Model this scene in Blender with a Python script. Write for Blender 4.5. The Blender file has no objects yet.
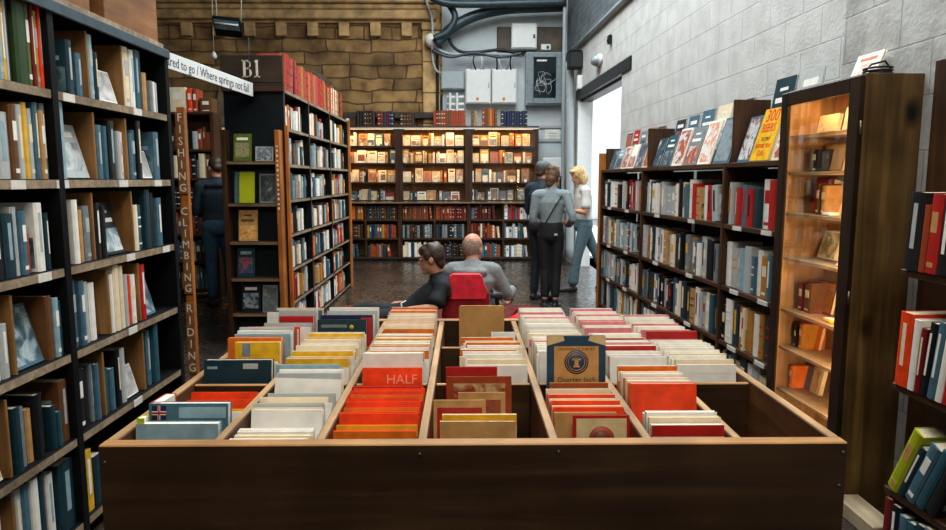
import bpy, math, random
from mathutils import Vector, Matrix, Euler
R = math.radians
C = bpy.context.scene.collection
rnd = random.Random(7)
# ---------------------------------------------------------------- camera numbers
F = 680.0; PITCH = math.atan(85.5/F); YAW = math.atan(8.0/F); EYE = Vector((0, 0, 1.5))
_r = Vector((math.cos(YAW), -math.sin(YAW), 0)); _f0 = Vector((math.sin(YAW), math.cos(YAW), 0))
_f = _f0*math.cos(PITCH) - Vector((0, 0, math.sin(PITCH))); _u = _f0*math.sin(PITCH) + Vector((0, 0, math.cos(PITCH)))
def pt(px, py, zc):
    return EYE + zc*((px-473)/F*_r - (py-265)/F*_u + _f)
def ptY(px, py, Y):
    d = pt(px, py, 1.0)-EYE
    return EYE + d*(Y/d.y)
def y_of(zc, z): return (zc - (1.5-z)*math.sin(PITCH))/math.cos(PITCH)
def z_of(py, zc): return 1.5 - (py-179.5)*zc*math.cos(PITCH)/F

# ---------------------------------------------------------------- materials
def lin(c):
    return tuple(((v/255)/12.92 if v/255 <= .04045 else ((v/255+.055)/1.055)**2.4) for v in c)
_m = {}
def _new(name):
    m = bpy.data.materials.new(name); m.use_nodes = True
    nt = m.node_tree; b = nt.nodes['Principled BSDF']
    return m, nt, b
def _ramp(nt, stops):
    r = nt.nodes.new('ShaderNodeValToRGB')
    el = r.color_ramp.elements
    while len(el) > 1: el.remove(el[-1])
    el[0].position = stops[0][0]; el[0].color = (*lin(stops[0][1]), 1)
    for p, c in stops[1:]:
        e = el.new(p); e.color = (*lin(c), 1)
    return r
def _coord(nt, scale=(1, 1, 1), which='Object', rot=(0, 0, 0), loc=(0, 0, 0)):
    t = nt.nodes.new('ShaderNodeTexCoord'); mp = nt.nodes.new('ShaderNodeMapping')
    mp.inputs['Scale'].default_value = scale; mp.inputs['Rotation'].default_value = rot; mp.inputs['Location'].default_value = loc
    nt.links.new(t.outputs[which], mp.inputs['Vector']); return mp
def plain(rgb, rough=.55, var=.12, scale=30, metal=0, key=None, coat=0):
    k = ('p', tuple(rgb), rough, var, metal)
    if k in _m: return _m[k]
    m, nt, b = _new(key or 'paint')
    n = nt.nodes.new('ShaderNodeTexNoise'); n.inputs['Scale'].default_value = scale; n.inputs['Detail'].default_value = 4
    nt.links.new(_coord(nt).outputs[0], n.inputs['Vector'])
    lo = tuple(max(0, v*(1-var)) for v in rgb); hi = tuple(min(255, v*(1+var*.6)) for v in rgb)
    r = _ramp(nt, [(.3, lo), (.7, hi)])
    nt.links.new(n.outputs['Fac'], r.inputs['Fac']); nt.links.new(r.outputs['Color'], b.inputs['Base Color'])
    b.inputs['Roughness'].default_value = rough; b.inputs['Metallic'].default_value = metal
    b.inputs['Coat Weight'].default_value = coat; b.inputs['Specular IOR Level'].default_value = .35
    _m[k] = m; return m
def wood(name, c1, c2, axis='z', scale=1.0, rough=.5, knots=False, spec=.3):
    k = ('w', name)
    if k in _m: return _m[k]
    m, nt, b = _new(name)
    s = {'x': (.8, 14, 14), 'y': (14, .8, 14), 'z': (14, 14, .8)}[axis]
    mp = _coord(nt, tuple(v*scale for v in s))
    n = nt.nodes.new('ShaderNodeTexNoise'); n.inputs['Scale'].default_value = 2.2; n.inputs['Detail'].default_value = 7; n.inputs['Distortion'].default_value = .6
    nt.links.new(mp.outputs[0], n.inputs['Vector'])
    r = _ramp(nt, [(.28, c1), (.55, tuple((a+b_)/2 for a, b_ in zip(c1, c2))), (.75, c2)])
    nt.links.new(n.outputs['Fac'], r.inputs['Fac'])
    n2 = nt.nodes.new('ShaderNodeTexNoise'); n2.inputs['Scale'].default_value = 3.5; n2.inputs['Detail'].default_value = 3
    nt.links.new(_coord(nt).outputs[0], n2.inputs['Vector'])
    mx = nt.nodes.new('ShaderNodeMix'); mx.data_type = 'RGBA'; mx.blend_type = 'MULTIPLY'; mx.inputs['Factor'].default_value = .8
    r2 = _ramp(nt, [(.3, (150, 145, 140)), (.7, (255, 255, 255))])
    nt.links.new(n2.outputs['Fac'], r2.inputs['Fac'])
    nt.links.new(r.outputs['Color'], mx.inputs[6]); nt.links.new(r2.outputs['Color'], mx.inputs[7])
    out = mx.outputs[2]
    if knots:
        v = nt.nodes.new('ShaderNodeTexVoronoi'); v.inputs['Scale'].default_value = 1.0; v.inputs['Randomness'].default_value = 1
        nt.links.new(_coord(nt, (4.2, 4.2, 2.3), loc=(.3, .2, .1)).outputs[0], v.inputs['Vector'])
        r3 = _ramp(nt, [(.0, (25, 18, 12)), (.08, (60, 48, 38)), (.2, (255, 255, 255))])
        nt.links.new(v.outputs['Distance'], r3.inputs['Fac'])
        m2 = nt.nodes.new('ShaderNodeMix'); m2.data_type = 'RGBA'; m2.blend_type = 'MULTIPLY'; m2.inputs['Factor'].default_value = 1
        nt.links.new(out, m2.inputs[6]); nt.links.new(r3.outputs['Color'], m2.inputs[7]); out = m2.outputs[2]
    nt.links.new(out, b.inputs['Base Color'])
    bp = nt.nodes.new('ShaderNodeBump'); bp.inputs['Strength'].default_value = .25; bp.inputs['Distance'].default_value = .004
    nt.links.new(n.outputs['Fac'], bp.inputs['Height']); nt.links.new(bp.outputs['Normal'], b.inputs['Normal'])
    b.inputs['Roughness'].default_value = rough; b.inputs['Specular IOR Level'].default_value = spec
    _m[k] = m; return m
def picture(seed, cols, scale=14, rough=.35):
    """printed cover artwork: blotches of the given colours"""
    k = ('pic', seed)
    if k in _m: return _m[k]
    m, nt, b = _new('printed_cover')
    mp = _coord(nt, (1, 1, 1), loc=(seed*3.7, seed*1.3, seed*.7))
    n = nt.nodes.new('ShaderNodeTexNoise'); n.inputs['Scale'].default_value = scale; n.inputs['Detail'].default_value = 5; n.inputs['Distortion'].default_value = 1.2
    nt.links.new(mp.outputs[0], n.inputs['Vector'])
    k_ = len(cols)
    r = _ramp(nt, [(.3+.42*i/max(1, k_-1), c) for i, c in enumerate(cols)])
    nt.links.new(n.outputs['Fac'], r.inputs['Fac']); nt.links.new(r.outputs['Color'], b.inputs['Base Color'])
    b.inputs['Roughness'].default_value = rough
    _m[k] = m; return m
def emit(rgb, s, name='lamp_glow'):
    m, nt, b = _new(name)
    b.inputs['Emission Color'].default_value = (*lin(rgb), 1); b.inputs['Emission Strength'].default_value = s
    b.inputs['Base Color'].default_value = (*lin(rgb), 1)
    return m
def glass(name='clear_glass', gloss=.02):
    if name in _m: return _m[name]
    m, nt, b = _new(name); nt.nodes.remove(b)
    o = nt.nodes['Material Output']
    t = nt.nodes.new('ShaderNodeBsdfTransparent'); t.inputs['Color'].default_value = (.97, .98, .98, 1)
    g = nt.nodes.new('ShaderNodeBsdfGlossy'); g.inputs['Roughness'].default_value = gloss
    lw = nt.nodes.new('ShaderNodeLayerWeight'); pw = nt.nodes.new('ShaderNodeMath'); pw.operation = 'POWER'; pw.inputs[1].default_value = 5
    nt.links.new(lw.outputs['Facing'], pw.inputs[0])
    fr = nt.nodes.new('ShaderNodeMath'); fr.operation = 'MULTIPLY_ADD'; fr.inputs[1].default_value = .9; fr.inputs[2].default_value = .035
    nt.links.new(pw.outputs[0], fr.inputs[0])
    mx = nt.nodes.new('ShaderNodeMixShader')
    nt.links.new(fr.outputs[0], mx.inputs[0]); nt.links.new(t.outputs[0], mx.inputs[1]); nt.links.new(g.outputs[0], mx.inputs[2])
    nt.links.new(mx.outputs[0], o.inputs['Surface'])
    _m[name] = m; return m
def masonry(name, cols, mortar, bw, bh, msize, plane, rough=.8, distort=0.0, bump=.6, offset=.5, grime=None, rot=0):
    """courses of blocks or rubble. plane 'xz' or 'yz'"""
    m, nt, b = _new(name)
    t = nt.nodes.new('ShaderNodeTexCoord'); sp = nt.nodes.new('ShaderNodeSeparateXYZ'); cb = nt.nodes.new('ShaderNodeCombineXYZ')
    nt.links.new(t.outputs['Object'], sp.inputs[0])
    nt.links.new(sp.outputs[0 if plane == 'xz' else 1], cb.inputs[0]); nt.links.new(sp.outputs[2], cb.inputs[1])
    vec = cb.outputs[0]
    if distort:
        n0 = nt.nodes.new('ShaderNodeTexNoise'); n0.inputs['Scale'].default_value = 2.3; n0.inputs['Detail'].default_value = 3
        nt.links.new(vec, n0.inputs['Vector'])
        ma = nt.nodes.new('ShaderNodeMix'); ma.data_type = 'VECTOR'; ma.inputs['Factor'].default_value = distort
        nt.links.new(vec, ma.inputs[4]); nt.links.new(n0.outputs['Color'], ma.inputs[5]); vec = ma.outputs[1]
    br = nt.nodes.new('ShaderNodeTexBrick'); br.offset = offset; br.squash = 1.0 if not distort else .62; br.squash_frequency = 3; br.offset_frequency = 2
    br.inputs['Scale'].default_value = 1; br.inputs['Brick Width'].default_value = bw; br.inputs['Row Height'].default_value = bh
    br.inputs['Mortar Size'].default_value = msize; br.inputs['Mortar Smooth'].default_value = .35; br.inputs['Bias'].default_value = 0
    br.inputs['Color1'].default_value = (*lin(cols[0]), 1); br.inputs['Color2'].default_value = (*lin(cols[1]), 1); br.inputs['Mortar'].default_value = (*lin(mortar), 1)
    nt.links.new(vec, br.inputs['Vector'])
    n = nt.nodes.new('ShaderNodeTexNoise'); n.inputs['Scale'].default_value = 5 if not distort else 3.1; n.inputs['Detail'].default_value = 6
    nt.links.new(t.outputs['Object'], n.inputs['Vector'])
    r = _ramp(nt, [(.3, grime or (190, 188, 185)), (.62, (255, 255, 255))])
    nt.links.new(n.outputs['Fac'], r.inputs['Fac'])
    mx = nt.nodes.new('ShaderNodeMix'); mx.data_type = 'RGBA'; mx.blend_type = 'MULTIPLY'; mx.inputs['Factor'].default_value = 1
    nt.links.new(br.outputs['Color'], mx.inputs[6]); nt.links.new(r.outputs['Color'], mx.inputs[7])
    nt.links.new(mx.outputs[2], b.inputs['Base Color'])
    n3 = nt.nodes.new('ShaderNodeTexNoise'); n3.inputs['Scale'].default_value = 40; n3.inputs['Detail'].default_value = 4
    nt.links.new(t.outputs['Object'], n3.inputs['Vector'])
    sub = nt.nodes.new('ShaderNodeMath'); sub.operation = 'MULTIPLY_ADD'; sub.inputs[1].default_value = -1.0
    m3 = nt.nodes.new('ShaderNodeMath'); m3.operation = 'MULTIPLY'; m3.inputs[1].default_value = .35
    nt.links.new(n3.outputs['Fac'], m3.inputs[0]); nt.links.new(br.outputs['Fac'], sub.inputs[0]); nt.links.new(m3.outputs[0], sub.inputs[2])
    bp = nt.nodes.new('ShaderNodeBump'); bp.inputs['Strength'].default_value = bump; bp.inputs['Distance'].default_value = .012
    nt.links.new(sub.outputs[0], bp.inputs['Height']); nt.links.new(bp.outputs['Normal'], b.inputs['Normal'])
    b.inputs['Roughness'].default_value = rough
    return m

# ---------------------------------------------------------------- mesh helpers
class MB:
    def __init__(s): s.v = []; s.f = []; s.mi = []; s.mats = []; s.sm = []
    def slot(s, m):
        if m not in s.mats: s.mats.append(m)
        return s.mats.index(m)
    def add(s, vs, fs, m, M=None, smooth=False):
        b = len(s.v); i = s.slot(m)
        s.v += [tuple(M @ Vector(v)) if M else tuple(v) for v in vs]
        for f in fs: s.f.append([b+k for k in f]); s.mi.append(i); s.sm.append(smooth)
    def box(s, x0, x1, y0, y1, z0, z1, m, M=None, mf=None):
        """mf: dict face -> material; faces -x +x -y +y -z +z"""
        vs = [(x0,y0,z0),(x1,y0,z0),(x1,y1,z0),(x0,y1,z0),(x0,y0,z1),(x1,y0,z1),(x1,y1,z1),(x0,y1,z1)]
        fs = {'-z':(0,3,2,1),'+z':(4,5,6,7),'-y':(0,1,5,4),'+x':(1,2,6,5),'+y':(2,3,7,6),'-x':(3,0,4,7)}
        b = len(s.v); s.v += [tuple(M @ Vector(v)) if M else v for v in vs]
        for k, f in fs.items():
            s.f.append([b+q for q in f]); s.mi.append(s.slot((mf or {}).get(k, m))); s.sm.append(False)
    def bbox(s, x0, x1, y0, y1, z0, z1, m, c=.003, M=None, mf=None):
        """box with chamfered edges"""
        c = min(c, (x1-x0)*.45, (y1-y0)*.45, (z1-z0)*.45)
        X = (x0, x1); Y = (y0, y1); Z = (z0, z1)
        vs = []; idx = {}
        for i in (0, 1):
            for j in (0, 1):
                for k in (0, 1):
                    sx, sy, sz = (1 if i == 0 else -1), (1 if j == 0 else -1), (1 if k == 0 else -1)
                    for a in range(3):
                        p = [X[i]+sx*c, Y[j]+sy*c, Z[k]+sz*c]; p[a] = (X[i], Y[j], Z[k])[a]
                        idx[(i, j, k, a)] = len(vs); vs.append(tuple(p))
        fs = []; names = []
        for i in (0, 1):
            fs.append([idx[(i, 0, 0, 0)], idx[(i, 1, 0, 0)], idx[(i, 1, 1, 0)], idx[(i, 0, 1, 0)]]); names.append('-x' if i == 0 else '+x')
            fs.append([idx[(0, i, 0, 1)], idx[(0, i, 1, 1)], idx[(1, i, 1, 1)], idx[(1, i, 0, 1)]]); names.append('-y' if i == 0 else '+y')
            fs.append([idx[(0, 0, i, 2)], idx[(1, 0, i, 2)], idx[(1, 1, i, 2)], idx[(0, 1, i, 2)]]); names.append('-z' if i == 0 else '+z')
        for a in (0, 1):
            for b in (0, 1):
                fs.append([idx[(a, b, 0, 0)], idx[(a, b, 1, 0)], idx[(a, b, 1, 1)], idx[(a, b, 0, 1)]]); names.append('e')
                fs.append([idx[(a, 0, b, 0)], idx[(a, 1, b, 0)], idx[(a, 1, b, 2)], idx[(a, 0, b, 2)]]); names.append('e')
                fs.append([idx[(0, a, b, 1)], idx[(1, a, b, 1)], idx[(1, a, b, 2)], idx[(0, a, b, 2)]]); names.append('e+z' if b else 'e')
        for i in (0, 1):
            for j in (0, 1):
                for k in (0, 1): fs.append([idx[(i, j, k, 0)], idx[(i, j, k, 1)], idx[(i, j, k, 2)]]); names.append('e')
        cen = Vector(((x0+x1)/2, (y0+y1)/2, (z0+z1)/2)); b0 = len(s.v)
        s.v += [tuple(M @ Vector(v)) if M else v for v in vs]
        for f, n in zip(fs, names):
            p = [Vector(vs[q]) for q in f]; nn = (p[1]-p[0]).cross(p[2]-p[0])
            if nn.dot(sum(p, Vector())/len(p)-cen) < 0: f = f[::-1]
            mm = (mf or {}).get(n, (mf or {}).get('+z', m) if n == 'e+z' else m)
            s.f.append([b0+q for q in f]); s.mi.append(s.slot(mm)); s.sm.append(False)
    def prism(s, prof, z0, z1, m, M=None, cap=None):
        """prof: ccw list of (x,y) extruded along z"""
        n = len(prof)
        vs = [(x, y, z0) for x, y in prof]+[(x, y, z1) for x, y in prof]
        fs = [(i, (i+1) % n, n+(i+1) % n, n+i) for i in range(n)]
        s.add(vs, fs, m, M); s.f += []
        b = len(s.v)-2*n
        for f in ([b+i for i in range(n)][::-1], [b+n+i for i in range(n)]):
            s.f.append(f); s.mi.append(s.slot(cap or m)); s.sm.append(False)
    def tube(s, pts, r, m, n=8, closed=False, M=None):
        pts = [Vector(p) for p in pts]; k = len(pts)
        rr = r if isinstance(r, (list, tuple)) else [r]*k
        vs = []; ref = None
        for i, p in enumerate(pts):
            if closed: d = pts[(i+1) % k]-pts[i-1]
            else: d = pts[min(i+1, k-1)]-pts[max(i-1, 0)]
            d.normalize()
            if ref is None: ref = d.orthogonal().normalized()
            ref = (ref - d*ref.dot(d)).normalized(); o = d.cross(ref)
            for j in range(n):
                a = 2*math.pi*j/n; vs.append(p+rr[i]*(math.cos(a)*ref+math.sin(a)*o))
        fs = []
        for i in range(k if closed else k-1):
            for j in range(n):
                a = i*n+j; b = i*n+(j+1) % n; c = ((i+1) % k)*n+(j+1) % n; d = ((i+1) % k)*n+j
                fs.append((a, b, c, d))
        if not closed: fs += [tuple(range(n))[::-1], tuple((k-1)*n+j for j in range(n))]
        s.add(vs, fs, m, M, True)
    def lathe(s, prof, m, n=20, M=None):
        vs = []; k = len(prof)
        for r, z in prof:
            for j in range(n): a = 2*math.pi*j/n; vs.append((r*math.cos(a), r*math.sin(a), z))
        fs = [(i*n+j, i*n+(j+1) % n, (i+1)*n+(j+1) % n, (i+1)*n+j) for i in range(k-1) for j in range(n)]
        fs += [tuple(range(n))[::-1], tuple((k-1)*n+j for j in range(n))]
        s.add(vs, fs, m, M, True)
    def build(s, name, parent=None, loc=None, rot=None):
        me = bpy.data.meshes.new(name); me.from_pydata(s.v, [], s.f); me.update()
        for m in s.mats: me.materials.append(m)
        me.polygons.foreach_set('material_index', s.mi); me.polygons.foreach_set('use_smooth', s.sm)
        o = bpy.data.objects.new(name, me); C.objects.link(o)
        if parent: o.parent = parent
        if loc is not None: o.location = loc
        if rot is not None: o.rotation_euler = rot
        return o
_words = {}
def tag(o, label, cat, group=None, kind=None):
    n = len(label.replace(',', ' ').split())
    if not 4 <= n <= 16: print('LABEL', n, label)
    o['label'] = label; o['category'] = cat
    if group: o['group'] = group
    if kind: o['kind'] = kind
    return o
def empty(name, label, cat, loc=(0, 0, 0), rz=0, group=None):
    o = bpy.data.objects.new(name, None); C.objects.link(o); o.empty_display_size = .1
    o.location = loc; o.rotation_euler = (0, 0, rz)
    return tag(o, label, cat, group)
def struct(name, mb, loc=None, rot=None):
    o = mb.build(name, None, loc, rot); o['kind'] = 'structure'; return o
def lettering(s, size, m, name, parent, M, spacing=1.0, line=1.0, squeeze=1.0, depth=.0006, align='CENTER'):
    cu = bpy.data.curves.new('t', 'FONT'); cu.body = s; cu.size = size; cu.extrude = depth; cu.align_x = align; cu.align_y = 'CENTER'
    cu.space_character = spacing; cu.space_line = line; cu.resolution_u = 2
    t = bpy.data.objects.new('t', cu); C.objects.link(t)
    dg = bpy.context.evaluated_depsgraph_get(); me = bpy.data.meshes.new_from_object(t.evaluated_get(dg))
    bpy.data.objects.remove(t); bpy.data.curves.remove(cu)
    me.materials.clear(); me.materials.append(m)
    me.transform(M @ Matrix.Diagonal((squeeze, 1, 1, 1)))
    o = bpy.data.objects.new(name, me); C.objects.link(o); o.parent = parent; return o
# orientation of flat lettering: FRONT reads from -y; SIDE_R reads from +x ; SIDE_L reads from -x
FRONT = Matrix.Rotation(R(90), 4, 'X')
def T(x, y, z): return Matrix.Translation((x, y, z))
def RZ(a): return Matrix.Rotation(a, 4, 'Z')
ORD = 'first second third fourth fifth sixth seventh eighth ninth tenth eleventh twelfth thirteenth fourteenth fifteenth sixteenth seventeenth eighteenth nineteenth twentieth'.split()
ORD += ['twenty-'+x for x in ORD[:9]] + ['thirtieth'] + ['thirty-'+x for x in ORD[:9]] + ['fortieth'] + ['forty-'+x for x in ORD[:9]] + ['fiftieth']

# ---------------------------------------------------------------- colours by everyday name
PAL = {
 'dark teal': (22, 52, 62), 'teal': (38, 82, 95), 'slate blue': (70, 105, 122), 'pale blue': (140, 170, 180), 'grey': (120, 130, 132), 'pale grey': (175, 180, 178),
 'white': (238, 234, 224), 'cream': (232, 214, 180), 'tan': (186, 140, 84), 'brown': (104, 66, 36), 'dark brown': (58, 38, 24), 'black': (20, 24, 27),
 'yellow': (226, 172, 28), 'orange': (222, 110, 28), 'orange red': (238, 66, 16), 'red': (176, 28, 24), 'dark red': (112, 24, 24), 'pink': (226, 130, 140),
 'olive green': (84, 100, 24), 'dark green': (40, 62, 26), 'green': (60, 120, 60), 'navy': (24, 34, 70), 'maroon': (84, 22, 26), 'ochre': (176, 120, 40), 'blue': (40, 90, 150),
 'rust': (150, 62, 30), 'lime green': (168, 176, 20), 'rose': (168, 70, 62)}
PAGE = plain((214, 200, 168), .85, .1, 200, key='page_edges'); PAGE_W = plain((238, 230, 214), .85, .08, 200, key='white_page_edges')
def cov(c): return plain(PAL[c] if isinstance(c, str) else c, .42, .05 if c in ('white', 'pale grey', 'cream') else .12, 22, key='book_cover')

def cover_prof(w, d, t=.0026):
    a = w/2; t = min(t, w*.28); b = min(.006, w*.3)
    return [(-a, d), (-a, b), (-a*.55, b*.12), (0, 0), (a*.55, b*.12), (a, b), (a, d), (a-t, d), (a-t, b+t), (-a+t, b+t), (-a+t, d)]
def book(kind, w, h, d, col, M, label, group, cat='book', parts=True, label_style=0, lcol='white', page=None, pic=None, band=None):
    """standing book: thickness along x, spine at y=0 facing -y, foot at z=0. M: its place"""
    mb = MB(); cm = pic if (pic and pic is not True) else cov(col)
    mb.prism(cover_prof(w, d), 0, h, cm)
    t = min(.0026, w*.28); b = min(.006, w*.3)
    pg = page or PAGE
    if parts:
        o = mb.build(kind)
        p = MB(); p.box(-w/2+t, w/2-t, b+t, d-.004, .003, h-.003, pg); p.build('page_block', o)
        e = .0007
        if label_style == 1 and w > .014:      # a printed panel on the spine
            l = MB(); l.box(-w*.27, w*.27, -e, .001, h*.52, h*.78, cov(lcol)); l.build('spine_label', o); l = MB(); l.box(-w*.27, w*.27, -e, .001, h*.08, h*.14, cov(lcol)); l.build('publisher_mark', o)
        elif label_style == 2 and w > .01:     # a long title strip
            l = MB(); l.box(-w*.14, w*.14, -e, .001, h*.28, h*.86, cov(lcol)); l.build('spine_title', o)
        elif label_style == 3 and w > .012:    # bands
            for q in (.70, .5, .12): l = MB(); l.box(-w*.3, w*.3, -e, .001, h*q, h*(q+.036), cov(lcol)); l.build('spine_band', o)
    else:
        mb.box(-w/2+t, w/2-t, b+t, d-.004, .003, h-.003, pg)
        if label_style == 3: 
            for q in (.75, .5, .15): mb.box(-w*.3, w*.3, -.0007, .001, h*q, h*(q+.05), cov(lcol))
        elif label_style: mb.box(-w*.26, w*.26, -.0007, .001, h*.5, h*.78, cov(lcol))
        o = mb.build(kind)
    o.matrix_world = M
    tag(o, label, cat, group); return o
def face_pic(o, w, h, d, side, seed, cols, scale=14, title=None, style=0):
    """printed panels on the front board of a book. side -1 or +1 : board at x = side*w/2; spine at y=0"""
    e = .0008; x = side*w/2
    def pan(name, y0, y1, z0, z1, m):
        k = MB(); k.box(min(x, x+side*e), max(x, x+side*e), d*y0, d*y1, h*z0, h*z1, m); k.build(name, o)
    if style == 0:
        pan('cover_picture', .08, .94, .05, .95, picture(seed, cols, scale))
    elif style == 1:
        pan('cover_picture', .12, .9, .14, .66, picture(seed, cols, scale)); pan('title_panel', .2, .82, .76, .86, cov(title or 'white'))
    elif style == 2:
        pan('cover_picture', .06, .94, .05, .5, picture(seed, cols, scale)); pan('title_panel', .15, .85, .62, .7, cov(title or 'white')); pan('author_panel', .3, .7, .8, .85, cov(title or 'white'))

# ---------------------------------------------------------------- shelving
def bookcase(name, label, ox, oy, ang, bays, depth, zs, top, wm, em, back=True, t=.035, parts_from=0, ut=.04, top_lip=0, cat='bookcase', edge=None):
    """frame: u along the front, v into the case. bays: u of upright centre lines. zs: tops of the shelves"""
    o = empty(name, label, cat, (ox, oy, 0), ang)
    for u in bays:
        mb = MB(); mb.bbox(u-ut/2, u+ut/2, 0, depth, 0, top, wm, .002, mf={'-y': em}); mb.build('upright', o)
    for i in range(len(bays)-1):
        a, b = bays[i]+ut/2, bays[i+1]-ut/2
        for z in zs:
            mb = MB(); mb.bbox(a, b, .004, depth-.012, z-t, z, wm, .002, mf={'-y': edge or em}); mb.build('shelf', o)
        if back:
            mb = MB(); mb.box(a, b, depth-.01, depth, .02, top-.01, wm); mb.build('back_panel', o)
        mb = MB(); mb.bbox(a, b, .002-top_lip, depth, top-t, top, wm, .002, mf={'-y': edge or em, '+z': em}); mb.build('top_board', o)
    return o
class Frame:
    def __init__(s, ox, oy, ang): s.M = T(ox, oy, 0) @ RZ(ang)
    def at(s, u, v, z): return s.M @ T(u, v, z)
    def p(s, u, v, z): return s.M @ Vector((u, v, z))
def lean_m(w, h, a):
    """leaning about v by a (top goes to +u when a > 0) keeping the lowest corner at z = 0"""
    return T(0, 0, (w/2)*abs(math.sin(a))) @ Matrix.Rotation(a, 4, 'Y')
# ================================================================ materials of the place
DARKW = wood('black_stained_wood', (9, 12, 14), (20, 22, 22), 'z', rough=.6, spec=.12)
EDGE = wood('worn_shelf_edge', (136, 116, 92), (196, 174, 142), 'y', rough=.65)
EDGEX = wood('worn_front_edge', (110, 86, 60), (160, 132, 98), 'x', rough=.6)
BROWN = wood('brown_stained_wood', (52, 32, 18), (92, 60, 34), 'z', rough=.45)
BROWNX = wood('brown_stained_board', (58, 36, 20), (104, 68, 38), 'x', rough=.45)
OAK = wood('oak_divider_wood', (132, 92, 48), (172, 126, 74), 'z', rough=.55)
ORANGEW = wood('orange_pine', (168, 96, 34), (214, 134, 56), 'z', rough=.5)
KNOT = wood('knotty_stained_pine', (74, 54, 28), (132, 104, 58), 'z', scale=.8, rough=.45, knots=True)
BINW = wood('dark_bin_wood', (46, 30, 17), (78, 54, 32), 'x', scale=.7, rough=.5)
BINY = wood('bin_divider_wood', (92, 56, 30), (138, 90, 52), 'y', scale=.8, rough=.5)
RIM = wood('worn_bin_rim', (168, 116, 64), (218, 168, 104), 'x', rough=.55)
RIMY = wood('worn_bin_rim_long', (160, 122, 80), (212, 174, 124), 'y', rough=.55)
WHITEP = plain((206, 208, 204), .5, .02, 12, key='white_paint')
GREYP = plain((150, 158, 160), .45, .04, 10, key='grey_paint')
DKMETAL = plain((28, 34, 38), .4, .15, 30, .6, key='dark_metal')
PIPE = plain((52, 66, 72), .38, .12, 20, .3, key='pipe_lagging')
STONE = plain((182, 148, 100), .85, .25, 5, key='dressed_stone')
BLACKP = plain((18, 20, 22), .45, .2, 20, key='black_plastic')
LABELW = plain((214, 210, 198), .6, .06, 40, key='label_card')

# ================================================================ room shell
def floor_mat():
    m, nt, b = _new('dark_worn_floor')
    n = nt.nodes.new('ShaderNodeTexNoise'); n.inputs['Scale'].default_value = 1.3; n.inputs['Detail'].default_value = 9; n.inputs['Roughness'].default_value = .7
    c = _coord(nt); nt.links.new(c.outputs[0], n.inputs['Vector'])
    r = _ramp(nt, [(.3, (30, 26, 23)), (.5, (52, 44, 38)), (.72, (82, 71, 61))])
    nt.links.new(n.outputs['Fac'], r.inputs['Fac']); nt.links.new(r.outputs['Color'], b.inputs['Base Color'])
    n2 = nt.nodes.new('ShaderNodeTexNoise'); n2.inputs['Scale'].default_value = 16; n2.inputs['Detail'].default_value = 6
    nt.links.new(c.outputs[0], n2.inputs['Vector'])
    r2 = _ramp(nt, [(.35, (95, 95, 95)), (.65, (170, 170, 170))]); nt.links.new(n2.outputs['Fac'], r2.inputs['Fac'])
    nt.links.new(r2.outputs['Color'], b.inputs['Roughness'])
    bp = nt.nodes.new('ShaderNodeBump'); bp.inputs['Strength'].default_value = .5; bp.inputs['Distance'].default_value = .01
    nt.links.new(n2.outputs['Fac'], bp.inputs['Height']); nt.links.new(bp.outputs['Normal'], b.inputs['Normal'])
    return m
mb = MB(); mb.box(-6.2, 4.5, -1.4, 13.4, -.1, 0, floor_mat()); struct('floor', mb)
BLOCKS = masonry('painted_blockwork', ((205, 205, 200), (201, 202, 198)), (184, 185, 182), .45, .232, .005, 'yz', .6, 0, .9, grime=(232, 231, 229))
BLOCKX = masonry('painted_blockwork_end', ((205, 205, 200), (201, 202, 198)), (184, 185, 182), .45, .232, .005, 'xz', .6, 0, .9, grime=(232, 231, 229))
RUBBLE = masonry('ochre_rubble_stone', ((174, 136, 82), (122, 94, 58)), (92, 70, 44), .72, .20, .014, 'xz', .9, .13, .9, grime=(150, 138, 122))
SLATEB = masonry('grey_upper_brick', ((104, 114, 118), (92, 102, 108)), (70, 78, 82), .3, .1, .008, 'yz', .6, 0, .6)
WSL = .034
def wx(Y): return 2.322-WSL*Y
WANG = math.atan(WSL)
# right wall is built in its own frame: y along the wall, x into the wall
def wall_pt(Y): return (wx(Y), Y)
mb = MB()
def wseg(mb, y0, y1, z0, z1, m, x0=0, x1=.25, mf=None): mb.box(x0, x1, y0, y1, z0, z1, m, mf=mf)
wseg(mb, -1.4, 8.95, 0, 3.7, BLOCKS, mf={'+y': BLOCKX}); wseg(mb, 8.95, 11.75, 3.0, 3.7, BLOCKS); wseg(mb, 11.75, 13.4, 0, 3.7, BLOCKS, mf={'-y': WHITEP})
wr = struct('wall_right', mb, (2.322, 0, 0), (0, 0, WANG))
mb = MB(); wseg(mb, -1.4, 13.4, 3.74, 6.0, SLATEB, .02); struct('wall_right_upper', mb, (2.322, 0, 0), (0, 0, WANG))
mb = MB(); mb.tube([(-.03, -1.2, 3.72), (-.03, 6, 3.72), (-.03, 12.9, 3.72)], .04, GREYP); struct('trim_1', mb, (2.322, 0, 0), (0, 0, WANG))
mb = MB(); mb.bbox(-.02, .2, 8.5, 11.9, 2.84, 3.0, DKMETAL, .006); mb.box(.05, .22, 8.95, 11.75, 2.80, 2.84, BROWNX); struct('door_1_lintel', mb, (2.322, 0, 0), (0, 0, WANG))
mb = MB(); mb.box(1.965, 2.235, 1.0, 3.62, 0, 4.2, masonry('pier_blockwork', ((196, 197, 193), (192, 194, 190)), (174, 176, 173), .45, .232, .005, 'yz', .6, 0, .9, grime=(200, 198, 196)), mf={'-y': BLOCKX})
struct('pillar_right', mb)
mb = MB(); mb.box(-6.2, .6-1.02, 13.0, 13.3, 0, 6, RUBBLE); struct('wall_back', mb)
mb = MB(); mb.box(-.42, 2.0, 13.02, 13.3, 0, 6, plain((176, 184, 186), .6, .08, 3, key='grey_white_plaster')); struct('wall_back_plaster', mb)
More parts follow.
